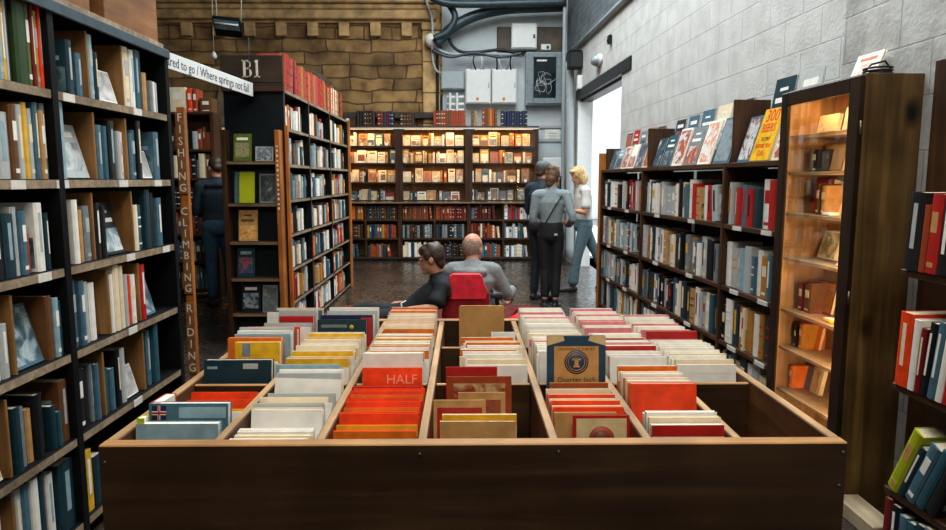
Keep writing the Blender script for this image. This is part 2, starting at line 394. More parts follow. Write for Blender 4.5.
mb = MB(); mb.box(-6.3, -6.2, -1.4, 13.3, 0, 6, plain((70, 64, 56), .8, .2, 3)); struct('wall_left', mb)
mb = MB(); mb.box(-6.3, 4.5, -1.5, -1.4, 0, 6, plain((60, 58, 54), .8, .2, 3)); struct('wall_front', mb)
CEILM = plain((120, 118, 112), .8, .1, 3, key='ceiling_boards')
mb = MB()
SX0, SX1, SY0, SY1 = -.9, 1.9, 2.2, 11.0
mb.box(-6.3, SX0, -1.5, 13.4, 6, 6.15, CEILM); mb.box(SX1, 4.5, -1.5, 13.4, 6, 6.15, CEILM); mb.box(SX0, SX1, -1.5, SY0, 6, 6.15, CEILM); mb.box(SX0, SX1, SY1, 13.4, 6, 6.15, CEILM)
struct('ceiling', mb)
mb = MB(); mb.box(SX0, SX1, SY0, SY1, 6.1, 6.12, glass('skylight_glass')); struct('window_1', mb)
# dressed stone: cornice with corbels, pilaster and arched hood on the rubble wall
mb = MB()
for (a, z0, z1) in ((.07, 4.35, 4.40), (.17, 4.40, 4.56), (.12, 4.58, 4.68), (.20, 4.68, 4.80), (.15, 4.82, 4.98), (.2, 4.98, 5.2)): mb.bbox(-6.1, -.5, 13.0-a, 13.0, z0, z1, STONE, .02)
for i in range(8):
    x = -5.09+i*.575; mb.bbox(x-.095, x+.095, 12.9, 13.0, 4.11, 4.35, STONE, .012)
struct('cornice_back', mb)
mb = MB()
for i in range(8): mb.bbox(-.78, -.46, 12.93, 13.0, .3+i*.56, .3+i*.56+.55, STONE, .012)
mb.bbox(-.80, -.44, 12.9, 13.0, 4.22, 4.35, STONE, .02); struct('pillar_back', mb)
mb = MB(); arch = []
for i in range(13):
    a = math.pi*i/12; arch.append((-3.45+1.12*math.cos(a), 3.0+.62*math.sin(a)))
arch = [(-2.33, 2.45)]+arch+[(-4.57, 2.45)]
for i in range(len(arch)-1):
    (x0, z0), (x1, z1) = arch[i], arch[i+1]; c = Vector((-3.45, 2.4)); 
    def sc(x, z, k): return (c.x+(x-c.x)*k, c.y+(z-c.y)*k)
    a, b_, c_, d = (x0, z0), (x1, z1), sc(x1, z1, .89), sc(x0, z0, .89)
    for (y0, q) in ((12.9, 0),):
        vs = [(p[0], 12.9, p[1]) for p in (a, b_, c_, d)]+[(p[0], 13.0, p[1]) for p in (a, b_, c_, d)]
        mb.add(vs, [(0, 1, 2, 3), (4, 7, 6, 5), (0, 4, 5, 1), (1, 5, 6, 2), (2, 6, 7, 3), (3, 7, 4, 0)], plain((112, 98, 78), .8, .2, 6))
struct('trim_2', mb)
mb = MB(); mb.bbox(-2.25, -.5, 12.86, 13.0, 2.62, 2.74, plain((60, 52, 44), .7, .2, 6), .015); struct('trim_3', mb)
mb = MB()
for z in (1.2, 2.2, 2.45): mb.bbox(-.4, 1.88, 12.985, 13.02, z, z+.06, GREYP, .01)
struct('trim_4', mb)
mb = MB(); mb.bbox(1.69, 1.80, 2.64, 2.94, 0, .07, wood('pale_plinth', (170, 150, 120), (206, 190, 160), 'y'), .004); struct('baseboard_right', mb)
# the yard outside the doorway
mb = MB(); mb.box(4.6, 9.0, 6, 40, -.12, -.02, plain((150, 150, 146), .8, .1, 3)); mb.box(2.2, 4.6, 8.2, 13.0, -.1, -.0, plain((150, 150, 146), .8, .1, 3)); struct('path_outside', mb)
mb = MB(); mb.box(3.2, 9, 26, 26.4, 0, 5.2, plain((225, 228, 230), .7, .03, 3)); mb.bbox(3.1, 9.1, 25.9, 26.5, 5.2, 5.35, plain((140, 146, 150), .6), .02); struct('wall_outside', mb)

# ================================================================ left bookcase
FL = Frame(-1.57, 1.65, R(90))
ZL = (.10, .46, .81, 1.155, 1.50, 1.84)
def Yl(px, z): return y_of(F*1.57/(465-px), z)
UPR = Yl(60, 1.75)-1.65; UEND = Yl(172, 1.75)-1.65
left = bookcase('bookcase', 'tall black bookcase with worn pale shelf edges facing the map bin, beside the lettered post', -1.57, 1.65, R(90), [.05, UPR, UEND], .33, ZL, 2.2, DARKW, EDGE)
for ch in left.children:
    if ch.name.startswith('upright'):
        ch.data.materials.clear(); ch.data.materials.append(DARKW); ch.data.materials.append(plain((26, 36, 42), .5, .2, 15))
rail = MB(); rail.bbox(.05, UEND+.02, -.012, .004, 2.13, 2.175, plain((58, 74, 82), .5, .15, 14), .003); rail.build('top_rail', left)
DIV = {}
# oak box dividers: (bay, u from pixel of the front edge, shelf, height px top)
for px, k, yt in ((96, 5, 33), (129.5, 5, 47), (103, 4, 113), (134, 4, 119), (101.5, 3, 191), (139.5, 3, 189), (116.5, 2, 266), (146, 2, 262), (150.5, 1, 329), (112, 1, 342), (24, 2, 293), (19, 1, 396), (26, 0, 488)):
    z = ZL[k]; zc = F*1.57/(465-px); u = Yl(px, z+.1)-1.65; h = min(z_of(yt, zc)-z, .29)
    DIV.setdefault(k, []).append(u)
    mb = MB(); mb.bbox(u-.007, u+.007, .02, .30, z+.001, z+h, OAK, .002); mb.build('divider', left)
for px, k in ((72, 5), (140, 5), (126, 4), (160, 4), (66, 4), (133, 3), (135, 2), (168, 3), (140, 1), (22, 4), (48, 3)):
    z = ZL[k]; u = Yl(px, z)-1.65
    mb = MB(); mb.box(u-.04, u+.04, .0005, .005, z-.034, z-.002, LABELW); mb.build('shelf_label', left)
SHN = ('bottom', 'fifth', 'fourth', 'third', 'second', 'top')
def left_row(k, bay, spec):
    z = ZL[k]; n = len(spec); g = 'books on the black bookcase by the lettered post'
    for i, (px0, px1, yt, col, st) in enumerate(spec):
        u0, u1 = Yl(px0, z+.12)-1.65, Yl(px1, z+.12)-1.65
        lo, hi = (UPR+.023, UEND-.023) if bay == 'far' else (.08, UPR-.023)
        u0, u1 = max(u0, lo), min(u1, hi)
        for ud in DIV.get(k, []):
            if u0 < ud+.009 and u1 > ud-.009:
                if (u0+u1)/2 < ud: u1 = ud-.009
                else: u0 = ud+.009
        if u1-u0 < .008: continue
        zc = F*1.57/(465-(px0+px1)/2); h = max(.12, min(z_of(yt, zc)-z, .302))
        if bay == 'far': lab = f'{{}} book, {ORD[n-1-i]} from the lettered post, {SHN[5-k] if 0 else SHN[k]} shelf of the black bookcase'
        else: lab = f'{{}} book, {ORD[n-1-i]} before the upright, {SHN[k]} shelf of the black bookcase'
        if st in 'fF':
            w = .02; d = u1-u0; h = min(h/.97, .3)
            M = FL.at(u0, .045, z+.002) @ RZ(R(-90)) @ lean_m(w, h, R(-15))
            o = book('picture_book', w, h, d, col, M, lab.format(col+' face-out').replace(' book,', ' book leaning,'), g)
            pics = {'pale grey': [(205, 208, 204), (190, 196, 194), (120, 130, 134), (70, 80, 84)], 'black': [(40, 52, 58), (200, 206, 204), (120, 140, 146), (70, 96, 110)], 'white': [(226, 224, 216), (206, 204, 198), (150, 150, 148), (222, 218, 208)], 'slate blue': [(30, 50, 58), (70, 100, 112), (170, 186, 188), (40, 62, 70)]}
            face_pic(o, w, h, d, 1, k*7+i+(bay == 'far')*50, pics.get(col, [(40, 56, 62), (150, 160, 160), (210, 210, 204), (70, 84, 90)]), 9, 'white', {'black': 2, 'pale grey': 1}.get(col, 0))
            continue
        w = max(.008, (u1-u0)-.0015); d = .2+rnd.random()*.05
        M = FL.at((u0+u1)/2, .015+rnd.random()*.02, z+.002)
        ls, lc = {'n': (0, 'white'), 'p': (1, rnd.choice(['white', 'pale grey', 'cream'])), 't': (2, rnd.choice(['white', 'pale blue', 'cream'])), 'b': (3, rnd.choice(['cream', 'ochre', 'white'])), 'c': (2, 'pale grey')}[st]
        o = book('hardback_book', w, h, d, col, M, lab.format(col), g, label_style=ls, lcol=lc)
        if st == 'c' : face_pic(o, w, h, d, -1, k*9+i, [(30, 60, 68), (52, 84, 92), (100, 130, 134), (24, 40, 48)], 16, 'pale blue', 2)
left_row(5, 'near', [(-10,-3,-30,'teal','t'),(-3,6,-22,'dark teal','t'),(6,12,-16,'pale blue','p'),(12,16.5,5,'yellow','t'),(17,20,0,'pale grey','n'),(20,25,0,'black','n'),(25,38,-4,'dark green','n'),(38,43,1,'olive green','p'),(43,46,8,'dark red','t'),(46,50,14,'tan','p'),(50,55,8,'orange red','t')])
left_row(5, 'far', [(64,67,15,'white','n'),(77,83,42,'dark teal','c'),(88,94,55,'slate blue','c'),(97.5,102,37,'pale blue','p'),(102,105,54,'dark teal','t'),(107,126,72,'white','f'),(131.5,137,49,'cream','p'),(137,141,52,'white','t'),(141,146,52,'teal','t'),(146,150,53,'dark teal','n'),(151,155,74,'tan','n'),(156,158.5,82,'grey','n'),(159,161,83,'white','n'),(161.5,163.5,84,'pale grey','n')])
left_row(4, 'near', [(-9,2,104,'slate blue','t'),(2,9,110,'dark teal','n'),(9,22,113,'pale grey','t'),(22,29,106,'brown','p'),(29,36,106,'pale grey','t'),(36,41,104,'yellow','n'),(41,46,110,'pale grey','p'),(46,50,104,'slate blue','t'),(50,54,112,'tan','p'),(54,58,105,'grey','t')])
left_row(4, 'far', [(66,74,101,'pale blue','n'),(75,99,126,'pale grey','f'),(105,110,126,'slate blue','c'),(111,116,127,'teal','n'),(118,124,122,'black','t'),(125,127.5,132,'pale grey','n'),(128,130,138,'orange red','n'),(130.5,133,133,'white','p'),(136,139,134,'slate blue','n'),(140,144,131,'teal','p'),(145,149,122,'black','t'),(150,160,152,'white','f'),(161,166,133,'slate blue','c')])
left_row(3, 'near', [(-9,2,208,'dark teal','t'),(2,14,204,'black','t'),(14,25,214,'dark teal','t'),(25,31,207,'pale grey','c'),(31,37,211,'slate blue','p'),(38,43,234,'rust','n'),(46,54,203,'white','c'),(56,59,213,'dark teal','t')])
left_row(3, 'far', [(70.5,76,194,'teal','n'),(76.5,81,195,'dark teal','t'),(81.5,87,200,'white','t'),(88,93,210,'tan','n'),(94,100,206,'grey','p'),(105,110,203,'black','t'),(111,115,206,'black','n'),(116,133,204,'black','f'),(141,145,205,'cream','t'),(145.5,150,205,'teal','b'),(152,157,190,'dark teal','n'),(158,163,193,'black','n'),(163.5,168,198,'slate blue','t')])
left_row(2, 'near', [(-9,3,316,'slate blue','p'),(3,12,315,'white','p'),(12,20,323,'pale grey','t'),(27,54,306,'slate blue','f'),(56,62,295,'brown','n'),(62.5,67.5,297,'pale blue','p'),(68,72,300,'teal','n')])
left_row(2, 'far', [(78,83,300,'black','t'),(83.5,88.5,279,'slate blue','p'),(89,93.5,280,'slate blue','p'),(94,99,281,'pale grey','n'),(100,106,282,'white','n'),(118,121,274,'white','n'),(121.5,127,264,'cream','n'),(127.5,131,265,'cream','t'),(132,135,274,'pale grey','n'),(136,138,275,'orange red','n'),(139,143,274,'white','p'),(147,152,264,'red','t'),(153,163,270,'slate blue','f')])
left_row(1, 'near', [(-4,14,420,'cream','f'),(24,31,405,'dark teal','n'),(32,38,405,'grey','n'),(39,45,407,'tan','n'),(46,53,392,'black','n'),(60,65,404,'dark teal','n'),(65.5,69,410,'teal','n'),(70,79,378,'brown','c')])
left_row(1, 'far', [(86,92.5,366,'black','p'),(93,100,367,'black','n'),(101.5,104,363,'grey','t'),(104.5,108,362,'slate blue','n'),(114,118,367,'teal','n'),(119,123,367,'slate blue','n'),(125,129,348,'black','t'),(129.5,134,347,'pale grey','n'),(135,146,366,'white','f'),(156,160,329,'slate blue','c'),(161,165,319,'teal','n')])
left_row(0, 'near', [(6,16,480,'white','n'),(28,36,482,'pale grey','t'),(36,43,480,'slate blue','n'),(43,50,470,'white','n'),(50,56,470,'dark teal','n'),(60,67,470,'white','t'),(70,84,458,'dark teal','t')])
left_row(0, 'far', [(93,101,448,'yellow','t'),(102,110,452,'dark teal','n')])
CRATEW = wood('crate_wood', (120, 78, 40), (168, 114, 62), 'x', rough=.6)
# open wooden crates on the case top
for (pa, pb, h, lab) in ((58, 100, .3, 'brown open crate on the bookcase top, nearer the camera'), (114, 166, .3, 'brown open crate on the bookcase top, above the lettered post')):
    u0, u1 = Yl(pa, 2.2)-1.65, Yl(pb, 2.2)-1.65
    o = empty('crate', lab, 'crate', FL.p(u0, .03, 2.2), R(90)); L = u1-u0
    for nm, b in (('front_board', (0, L, 0, .018, .001, h)), ('back_board', (0, L, .24, .258, .001, h)), ('end_board', (0, .018, .018, .24, .001, h)), ('end_board', (L-.018, L, .018, .24, .001, h)), ('base_board', (.018, L-.018, .018, .24, .001, .015))):
        mb = MB(); mb.bbox(*b, CRATEW, .002); mb.build(nm, o)
mb = MB(); o = empty('storage_box', 'dark teal storage box stacked on the crate above the lettered post', 'box', FL.p(Yl(108, 2.5)-1.65, .03, 2.502), R(90))
mb.bbox(0, .55, 0, .26, 0, .3, plain((24, 38, 46), .6, .2, 9), .006); mb.build('body', o); mb = MB(); mb.bbox(-.01, .56, -.01, .27, .3, .34, plain((28, 44, 52), .6, .2, 9), .006); mb.build('lid', o)
# lettered post
o = empty('sign_post', 'slim orange-brown post lettered FISHING CLIMBING RIDING at the end of the black bookcase', 'post', (-1.605, 3.86, 0))
mb = MB(); mb.bbox(0, .045, .014, .05, 0, 1.9, ORANGEW, .003); mb.build('post', o)
for word, ya, yb in (('FISHING', 113, 194), ('CLIMBING', 206, 296), ('RIDING', 305, 380)):
    zc = 3.83; z1, z0 = z_of(ya, zc), z_of(yb, zc); mb = MB(); mb.bbox(-.002, .047, 0, .013, z0, z1, plain((128, 82, 46), .6, .2, 25), .002); s = mb.build('sign_board', o)
    n = len(word); st = (z1-z0)/n
    lettering('\n'.join(word), st*.98, plain((226, 214, 190), .6, .05), 'sign_lettering', s, T(.0225, -.0008, (z0+z1)/2) @ FRONT, line=1.02, squeeze=.9)
# ================================================================ white banner
pa = pt(171, 61, 4.8); pb = pt(253, 90, 5.90)
d = Vector((pb.x-pa.x, pb.y-pa.y)); L = d.length; ang = math.atan2(d.y, d.x)
o = empty('banner', 'white lettered banner board running from the black bookcase to the B1 sign', 'banner', (pa.x, pa.y, 2.272), ang)
o.rotation_euler = (0, math.atan2(.058, L), ang)
mb = MB(); mb.bbox(-.95, L, 0, .012, 0, .115, WHITEP, .002); bo = mb.build('board', o)
lettering('prepared to go / Where springs not fail', .098, plain((40, 44, 44), .6, .1), 'banner_lettering', o, T(L-.07, -.001, .052) @ FRONT, squeeze=.80, align='RIGHT')
for u in (-.9, L-.03):
    mb = MB(); mb.tube([(u, .02, .05), (u, .02, .5)], .004, DKMETAL); mb.build('hanger', o)

# ================================================================ B1 aisle bookcase
FB = Frame(-1.61, 6.2, R(90))
ZB = (.05, .36, .675, .995, 1.315, 1.64, 1.965)
BB = [.02, .98, 2.08, 3.3]
b1 = bookcase('bookcase', 'long black bookcase of paperbacks under the B1 sign', -1.61, 6.2, R(90), BB, .53, ZB, 2.3, DARKW, BROWN, back=False, t=.03, edge=EDGE)
mb = MB(); mb.box(.04, 3.28, .26, .272, .03, 2.27, DARKW); mb.build('back_panel', b1)
mb = MB(); mb.bbox(-.014, 0, -.0, .53, 0, 2.27, plain((14, 22, 27), .35, .25, 4, key='black_end_panel'), .002); mb.build('end_panel', b1)
for u in (0, 3.31):
    mb = MB(); mb.bbox(u-.02, u+.02, -.03, -.001, 0, 1.98 if u == 0 else 2.3, ORANGEW, .003); mb.build('end_strip', b1)
def fill(F_, u0, u1, z, hr, wr_, dr, cols, lab, kind, group, parts=False, v=(.01, .05), stop=1.0, lean_end=True, r=None, styles=(0, 0, 1, 2, 3), lcols=('white', 'cream', 'pale grey'), page=None):
    """stand books side by side from u0 towards u1; lab(i) with {} for the colour"""
    r = r or rnd; u = u0+.002; i = 0; end = u0+(u1-u0)*stop; made = []
    while True:
        w = r.uniform(*wr_); h = r.uniform(*hr); d = r.uniform(*dr)
        a = 0
        if u+w > end-.004: break
        c = r.choice(cols); M = F_.at(u+w/2, r.uniform(*v), z+.0015)
        if lean_end and u+w+h*.2+.02 > end and u+w+h*.2 < u1 and r.random() < .7 and made:
            a = -math.asin(min(.3, max(.02, (end-u-w)/h*.0+.11)))
            w2 = w; M = F_.at(u+w/2+h*math.sin(-a)+.004, r.uniform(*v), z+.0015) @ lean_m(w, h, a)
            if u+w+h*math.sin(-a)+.01 > u1: break
        s = r.choice(styles)
        o = book(kind, w, h, d, c, M, lab(i).format(c), group, parts=parts, label_style=s, lcol=r.choice(lcols), page=page); made.append(o)
        i += 1
        if a: break
        u += w+r.choice((.001, .001, .001, .002, .006))
    return made
RB = random.Random(21)
BC = ['cream', 'cream', 'white', 'pale grey', 'tan', 'grey', 'slate blue', 'teal', 'dark teal', 'black', 'pale blue', 'ochre', 'orange', 'red', 'brown', 'white', 'dark red', 'cream']
BAYN = ('sign-end', 'middle', 'far-end'); SH7 = ('bottom', 'sixth', 'fifth', 'fourth', 'third', 'second', 'top')
for k, z in enumerate(ZB):
    for b in range(3):
        fill(FB, BB[b]+.02, BB[b+1]-.02, z, (.17, .255), (.03, .095), (.13, .2), BC, lambda i: f'{{}} paperback, {ORD[i]} along the {BAYN[b]} bay, {SH7[k]} shelf of the B1 bookcase', 'paperback_book', 'paperbacks in the B1 bookcase', stop=RB.choice((.82, .9, .95, 1)), r=RB, styles=(0, 0, 0, 1, 2))
# red and rust volumes on top
u = .05; i = 0
while u < 3.1:
    w = RB.uniform(.05, .085); h = RB.uniform(.29, .36); 
    c = RB.choice(['rose', 'rose', 'rust', 'dark red', 'ochre', 'rust', 'rose', 'red']) if u < 2.0 else RB.choice(['rust', 'red', 'dark red', 'cream', 'white', 'black', 'rust', 'tan'])
    if 0 < i < 5: M = FB.at(u+w/2+.03, .03, 2.3015) @ lean_m(w, h, R(8)); adv = w*1.02
    else: M = FB.at(u+w/2, .03, 2.3015); adv = w
    if i == 5: u += .075; M = FB.at(u+w/2, .03, 2.3015)
    book('bound_journal', w, h, .21, c, M, f'{c} bound volume, {ORD[i]} from the B1 sign along the bookcase top', 'bound volumes on top of the B1 bookcase', parts=False, label_style=RB.choice((0, 3, 3, 0)), lcol=RB.choice(('ochre', 'dark red', 'maroon')))
    u += adv+.003; i += 1
# B1 sign
o = empty('sign_board', 'dark brown B1 sign board on the end of the long bookcase', 'sign', (-2.135, 6.12, 2.34))
mb = MB(); mb.bbox(0, .545, 0, .03, 0, .235, wood('sign_brown', (52, 38, 26), (72, 54, 38), 'x', rough=.6), .003); mb.build('board', o)
mb = MB(); mb.bbox(0, .545, -.004, .05, -.075, -.03, BROWNX, .004); mb.bbox(0, .545, .002, .05, -.03, -.001, plain((44, 32, 22), .6), .003); mb.build('moulding', o)
SGN = plain((222, 214, 196), .6, .05, key='sign_cream')
mb = MB(); Y0 = -.003
def bar(x0, x1, z0, z1): mb.box(x0, x1, Y0, .001, z0, z1, SGN)
def bowl(cx, z0, z1, w, th):
    n = 12; cz = (z0+z1)/2; rz = (z1-z0)/2; o_ = []; i_ = []
    for k in range(n+1):
        a = -math.pi/2+math.pi*k/n; o_.append((cx+w*math.cos(a), cz+rz*math.sin(a))); i_.append((cx+(w-th)*math.cos(a), cz+(rz-.010)*math.sin(a)))
    for k in range(n):
        q = (o_[k], o_[k+1], i_[k+1], i_[k]); vs = [(x, Y0, z) for x, z in q]+[(x, .001, z) for x, z in q]
        mb.add(vs, [(0, 1, 2, 3), (0, 4, 5, 1), (3, 2, 6, 7), (4, 7, 6, 5)], SGN)
bx, bz = .19, .045
bar(bx+.012, bx+.034, bz, bz+.148); bar(bx, bx+.05, bz, bz+.009); bar(bx, bx+.05, bz+.139, bz+.148)
bowl(bx+.045, bz+.0705, bz+.148, .034, .018); bowl(bx+.045, bz, bz+.0795, .042, .02); bar(bx+.03, bx+.05, bz+.0705, bz+.0795)
bar(bx+.122, bx+.142, bz, bz+.148); bar(bx+.108, bx+.156, bz, bz+.009)
mb.add([(bx+.108, Y0, bz+.128), (bx+.123, Y0, bz+.132), (bx+.123, Y0, bz+.148), (bx+.118, Y0, bz+.143)], [(0, 1, 2, 3)], SGN)
mb.build('sign_lettering', o)
# end display shelves with face-out books
ZE = (.30, .62, .95, 1.29, 1.66); XE0, XE1 = -2.135, -1.62
o = empty('display_shelf', 'narrow brown face-out display shelves fixed to the end of the B1 bookcase', 'shelves', (XE0, 6.05, 0))
for x, lx in ((0, 0), (.47, 1)):
    mb = MB(); mb.bbox(x, x+.04, 0, .125, 0, 1.93, ORANGEW if lx else BROWN, .003); s = mb.build('side_post', o)
for z in ZE:
    mb = MB(); mb.bbox(.04, .47, .005, .125, z-.03, z, BROWNX, .003, mf={'-y': EDGEX}); mb.build('shelf', o)
mb = MB(); mb.box(.04, .47, .115, .127, .02, 1.9, plain((12, 20, 24), .4, .2, 4)); mb.build('back_panel', o)
for i in range(14):
    mb = MB(); z = 1.78-i*.042; mb.box(.482, .498, -.0015, .001, z, z+(.022 if i % 3 else .014), SGN); mb.build('letter_mark', o)
def face_out(name, px0, px1, yt, z, zc, col, lab, seed, cols, style, group, w=.018, scale=18, title='white', v=.06, lean=8, F0=None, cat='book'):
    """front cover towards -y"""
    Y = 6.095; ym = 179.5+(1.4-z)*105; x0, x1 = ptY(px0, ym, Y).x, ptY(px1, ym, Y).x; zc = Y*.992+(1.4-z)*.125; h = min(max(.1, z_of(yt, zc)-z), .3); d = x1-x0
    M = T(x0, Y, z+.0015) @ RZ(R(-90)) @ Matrix.Identity(4)
    # thickness along -y ; spine at x0, front board facing -y
    M = M @ lean_m(w, h, R(-lean))
    o = book(name, w, h, d, col, M, lab, group, cat, page=PAGE_W); face_pic(o, w, h, d, 1, seed, cols, scale, title, style); return o
zc = 6.13; g = 'face-out books on the display shelf'
face_out('display_book', 233, 251, 134, 1.66, zc, 'olive green', 'grey-green patterned book with a round emblem, on the top display shelf under B1', 101, [(140, 132, 90), (110, 104, 76), (170, 160, 110), (90, 90, 70)], 1, g, scale=40)
face_out('display_book', 255, 273, 147, 1.66, zc, 'pale grey', 'pale grey photo-cover book on the top display shelf under B1', 102, [(220, 222, 220), (150, 160, 164), (60, 70, 74), (200, 204, 202)], 0, g)
face_out('display_book', 238.5, 254, 172, 1.29, zc, 'lime green', 'plain lime green book on the second display shelf under B1', 103, [(170, 176, 22), (176, 182, 26)], 0, g)
face_out('display_book', 234, 237.8, 172, 1.29, zc, 'slate blue', 'slate blue book behind the lime green one on the display shelf', 104, [(60, 84, 94), (80, 104, 114)], 0, g, v=.08)
face_out('display_book', 259, 276, 174, 1.29, zc, 'grey', 'grey portrait-cover book beside the lime green one on the display shelf', 105, [(150, 154, 152), (90, 94, 94), (36, 40, 42), (120, 124, 122)], 0, g, scale=7)
face_out('display_book', 238, 257, 210, .95, zc, 'tan', 'orange and cream illustrated book alone on the third display shelf', 106, [(222, 190, 130), (216, 160, 84), (200, 120, 60), (90, 70, 50)], 2, g, title='brown')
face_out('display_book', 236.5, 254, 247, .62, zc, 'dark teal', 'dark blue book with red figures alone on the fourth display shelf', 107, [(30, 50, 70), (46, 76, 96), (150, 60, 50), (60, 90, 110)], 1, g, title='pale blue')
face_out('display_book', 240.5, 260, 283, .30, zc, 'black', 'black book with a pale animal picture on the lowest display shelf', 108, [(16, 22, 26), (50, 66, 72), (150, 160, 160), (24, 30, 34)], 1, g, title='white')
face_out('display_book', 262, 277, 285, .30, zc, 'grey', 'grey figure-cover book beside the black one on the lowest display shelf', 109, [(110, 120, 118), (80, 88, 88), (150, 150, 140)], 0, g)

# ================================================================ bookcase in the dark alcove, behind the lettered post
zc = 8.6
o = bookcase('bookcase', 'dim brown bookcase in the dark alcove behind the lettered post', -3.72, 8.62, 0, [.02, .58], .3, tuple(z_of(y, zc) for y in (290, 262, 234, 207, 178, 149.5)), 2.33, BROWN, BROWNX, t=.03)
FC = Frame(-3.72, 8.62, 0)
RC = random.Random(5)
for k, y in enumerate((290, 262, 234, 207, 178, 149.5)):
    fill(FC, .04, .56, z_of(y, zc), (.2, .3), (.03, .07), (.15, .2), ['cream', 'grey', 'brown', 'tan', 'slate blue', 'pale grey', 'dark teal', 'rust', 'black'], lambda i: f'{{}} book, {ORD[i]} along the {SHN[k]} shelf of the dim alcove bookcase', 'alcove_book', 'books in the dim alcove bookcase', r=RC)
for x, w, h, c, lab in ((.06, .20, .3, 'cream', 'cream slipcased volume on top of the dim alcove bookcase'), (.28, .06, .29, 'orange red', 'orange volume beside the cream slipcase on the alcove bookcase'), (.345, .06, .28, 'rust', 'rust volume next to the orange one on the alcove bookcase'), (.43, .15, .17, 'brown', 'brown box file on top of the dim alcove bookcase')):
    book('slipcased_volume', w, h, .2, c, FC.at(x+w/2, .03, 2.3315), lab, 'volumes on top of the alcove bookcase', parts=True, label_style=1)

